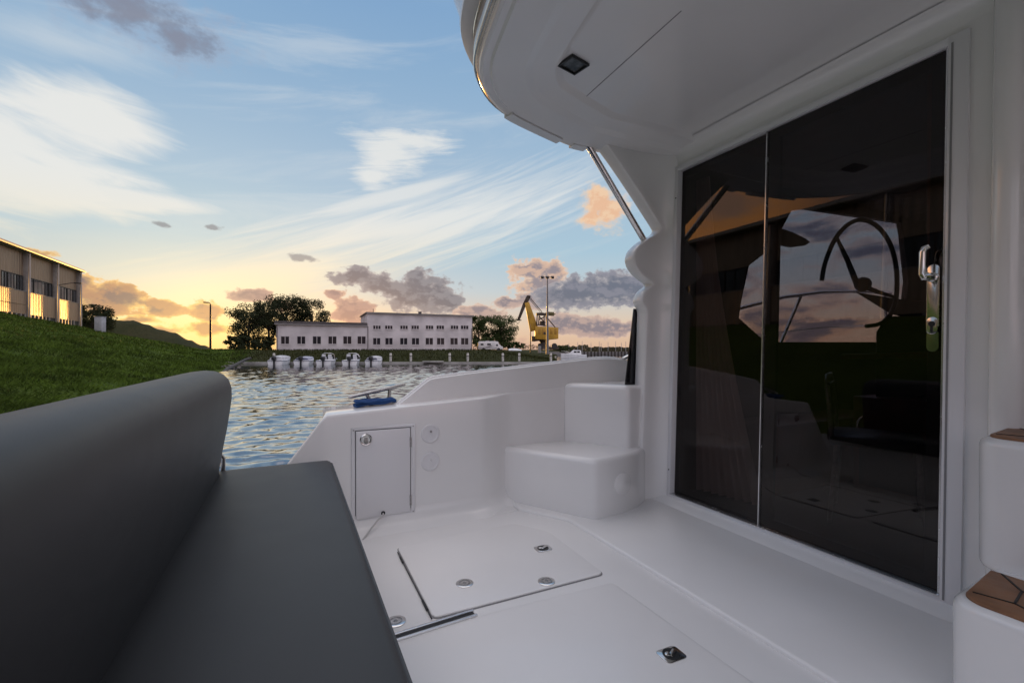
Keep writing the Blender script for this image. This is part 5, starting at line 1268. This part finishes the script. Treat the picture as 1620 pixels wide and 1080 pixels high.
for x in (-1.35, 1.55):
    for y in (-.86, .86):
        k = MB(); k.local = True; k.lathe((x, y - .1, .33), (0, 1, 0), [(.3, 0), (.33, .03), (.33, .17), (.3, .2), (.18, .2), (.17, .16), (.02, .16)], 18); k.build('wheel', DARKB, van)
k = MB(); k.local = True; k.box((-.6, 0, 1.97), (.7, .6, .1)); k.build('roof_hatch', VG, van, bevel=.02)
for y in (-.7, .7):
    k = MB(); k.local = True; k.box((2.375, y, .68), (.04, .3, .16)); k.build('headlight', mat('lamp_glass', (.6, .58, .55), .1) if y < 0 else bpy.data.materials['lamp_glass'], van, bevel=.01)
# upturned boat
ub = W(815, 84, .75); rows = []
for i in range(9):
    t = i/8; x = -1.2 + 2.4*t; w_ = .55*math.sin(math.pi*min(.97, .18 + .8*t))**.6; h = .42*math.sin(math.pi*min(.93, .25 + .7*t))**.7
    rows.append([ub + rx*x + vw*w_*math.cos(a) + Vector((0, 0, h*math.sin(a))) for a in [math.pi*q/8 for q in range(9)]])
m_ = MB(); m_.grid(rows); m_.f.append(list(range(9))); m_.f.append([8*9 + i for i in range(9)][::-1])
ubo = single(m_, 'upturned_boat', WHITE, 'small white boat lying upside down on the grass right of the camper van', 'boat')
k = MB(); k.tube([ub + rx*x + Vector((0, 0, .42*math.sin(math.pi*min(.93, .25 + .7*(x + 1.2)/2.4))**.7 + .005)) for x in (-1.1, -.6, 0, .6, 1.1)], .025, 6); k.v = [v - ubo.location for v in k.v]; k.local = True; k.build('keel', VG, ubo)
# ---------------------------------------------------------------- motor cruiser and far breakwater
cb2 = W(909, 100, WATER)
cru = thing('cabin_cruiser', 'white cabin cruiser lying beyond the bulwark right of the crane', 'boat', cb2, -YAW + math.pi - .12)
m_ = MB(); m_.local = True; rows = []
for i in range(11):
    t = i/10; x = -2.6 + 5.6*t; w_ = 1.05*(1 - max(0, t - .45)**2*3.1); sh = .62 + .25*t**2
    rows.append([Vector((x, 0, -.25)), Vector((x, w_*.8, -.05)), Vector((x, w_, sh)), Vector((x, w_*.85, sh + .04)), Vector((x, -w_*.85, sh + .04)), Vector((x, -w_, sh)), Vector((x, -w_*.8, -.05))])
m_.grid(rows, close=True, flip=True); m_.f.append(list(range(7))); m_.f.append([70 + i for i in range(7)][::-1]); m_.build('hull', WHITE, cru, smooth=40)
m_ = MB(); m_.local = True; m_.prism([(-1.5, -.8, .62), (-1.35, -.8, 1.62), (.35, -.8, 1.68), (1.05, -.8, 1.05), (1.9, -.8, .85), (1.9, -.8, .62)], (0, 1.6, 0)); m_.build('cabin', WHITE, cru, bevel=.06)
m_ = MB(); m_.local = True
for x0, x1 in ((-1.15, -.55), (-.45, .2)): m_.box2((x0, -.82, 1.08), (x1, .82, 1.46))
m_.build('cabin_windows', DWIN, cru, bevel=.02)
m_ = MB(); m_.local = True; m_.prism([(.40, -.66, 1.60), (.44, -.66, 1.64), (1.04, -.66, 1.10), (.98, -.66, 1.07)], (0, 1.32, 0)); m_.build('windscreen', DWIN, cru)
m_ = MB(); m_.local = True; m_.tube([(1.1, .7, .8), (1.2, .7, 1.3), (2.6, .2, 1.45), (2.9, 0, 1.5), (2.6, -.2, 1.45), (1.2, -.7, 1.3), (1.1, -.7, .8)], .03, 6); m_.build('bow_rail', STEEL, cru)
m_ = MB(); m_.box2((0, 0, 0), (1, 1, 1)); m_ = MB()
a, b = SD(9, 150, 0), SD(75, 170, 0); d = (b - a).normalized(); nn3 = Vector((-d.y, d.x, 0))
m_.prism([Vector((q.x, q.y, -1.5)) for q in (a, b, b + nn3*5, a + nn3*5)], (0, 0, 1.7)); bwk = single(m_, 'breakwater', mat('breakwater_stone', (.20, .185, .18), .8, var=.3, vscale=.5), 'low grey breakwater across the harbour mouth at the right', 'breakwater')
pm2 = MB()
for k in range(32):
    q = a + d*(11 + k*1.3) - nn3*.3; pm2.tube([(q.x, q.y, -1.4), (q.x, q.y, .42)], .24, 6)
pm2.v = [v - bwk.location for v in pm2.v]; pm2.local = True; pl2 = pm2.build('piling', WOOD, bwk); tag(pl2, kind='stuff')
# far wooded shore: one mass, leaves as small faces
rnd = random.Random(5); vs = []; fs = []
for k in range(16000):
    px = rnd.uniform(876, 1080) if k < 9000 else rnd.uniform(560, 1500); D = rnd.uniform(270, 300); hgt_ = (4.2 + 1.6*mnoise.noise(Vector((px*.06, 0, 0))) + 1.2*mnoise.noise(Vector((px*.21, 3, 0))))*(.6 if px > 930 else .85)
    c_ = W(px, D, .2 + hgt_*.9*rnd.random()**.8); s_ = rnd.uniform(.25, .55); ax = Vector((rnd.gauss(0, 1), rnd.gauss(0, 1), rnd.gauss(0, 1))).normalized(); bx = ax.orthogonal().normalized()
    i0 = len(vs); vs += [c_ - ax*s_, c_ + bx*s_*.7, c_ + ax*s_, c_ - bx*s_*.7]; fs.append((i0, i0 + 1, i0 + 2, i0 + 3))
me = bpy.data.meshes.new('treeline'); me.from_pydata(vs, [], fs); me.materials.append(leaf_mat('far_leaves', (.05, .045, .022), (.07, .055, .028)))
o = bpy.data.objects.new('treeline', me); C.objects.link(o); tag(o, kind='stuff')
for k, px in enumerate((900, 914, 921, 935, 948, 951, 962, 974, 983, 990)):
    q = W(px, 255, -.2); m_ = MB(); m_.tube([(q.x, q.y, -.6), (q.x, q.y, 4.6 + 1.1*((k*7) % 5)/4)], .12, 5)
    single(m_, 'mast', mat('mast_pale', (.4, .37, .36), .5) if k == 0 else bpy.data.materials['mast_pale'], 'thin pale mast standing far off along the wooded shore', 'mast', 'distant masts along the far shore')
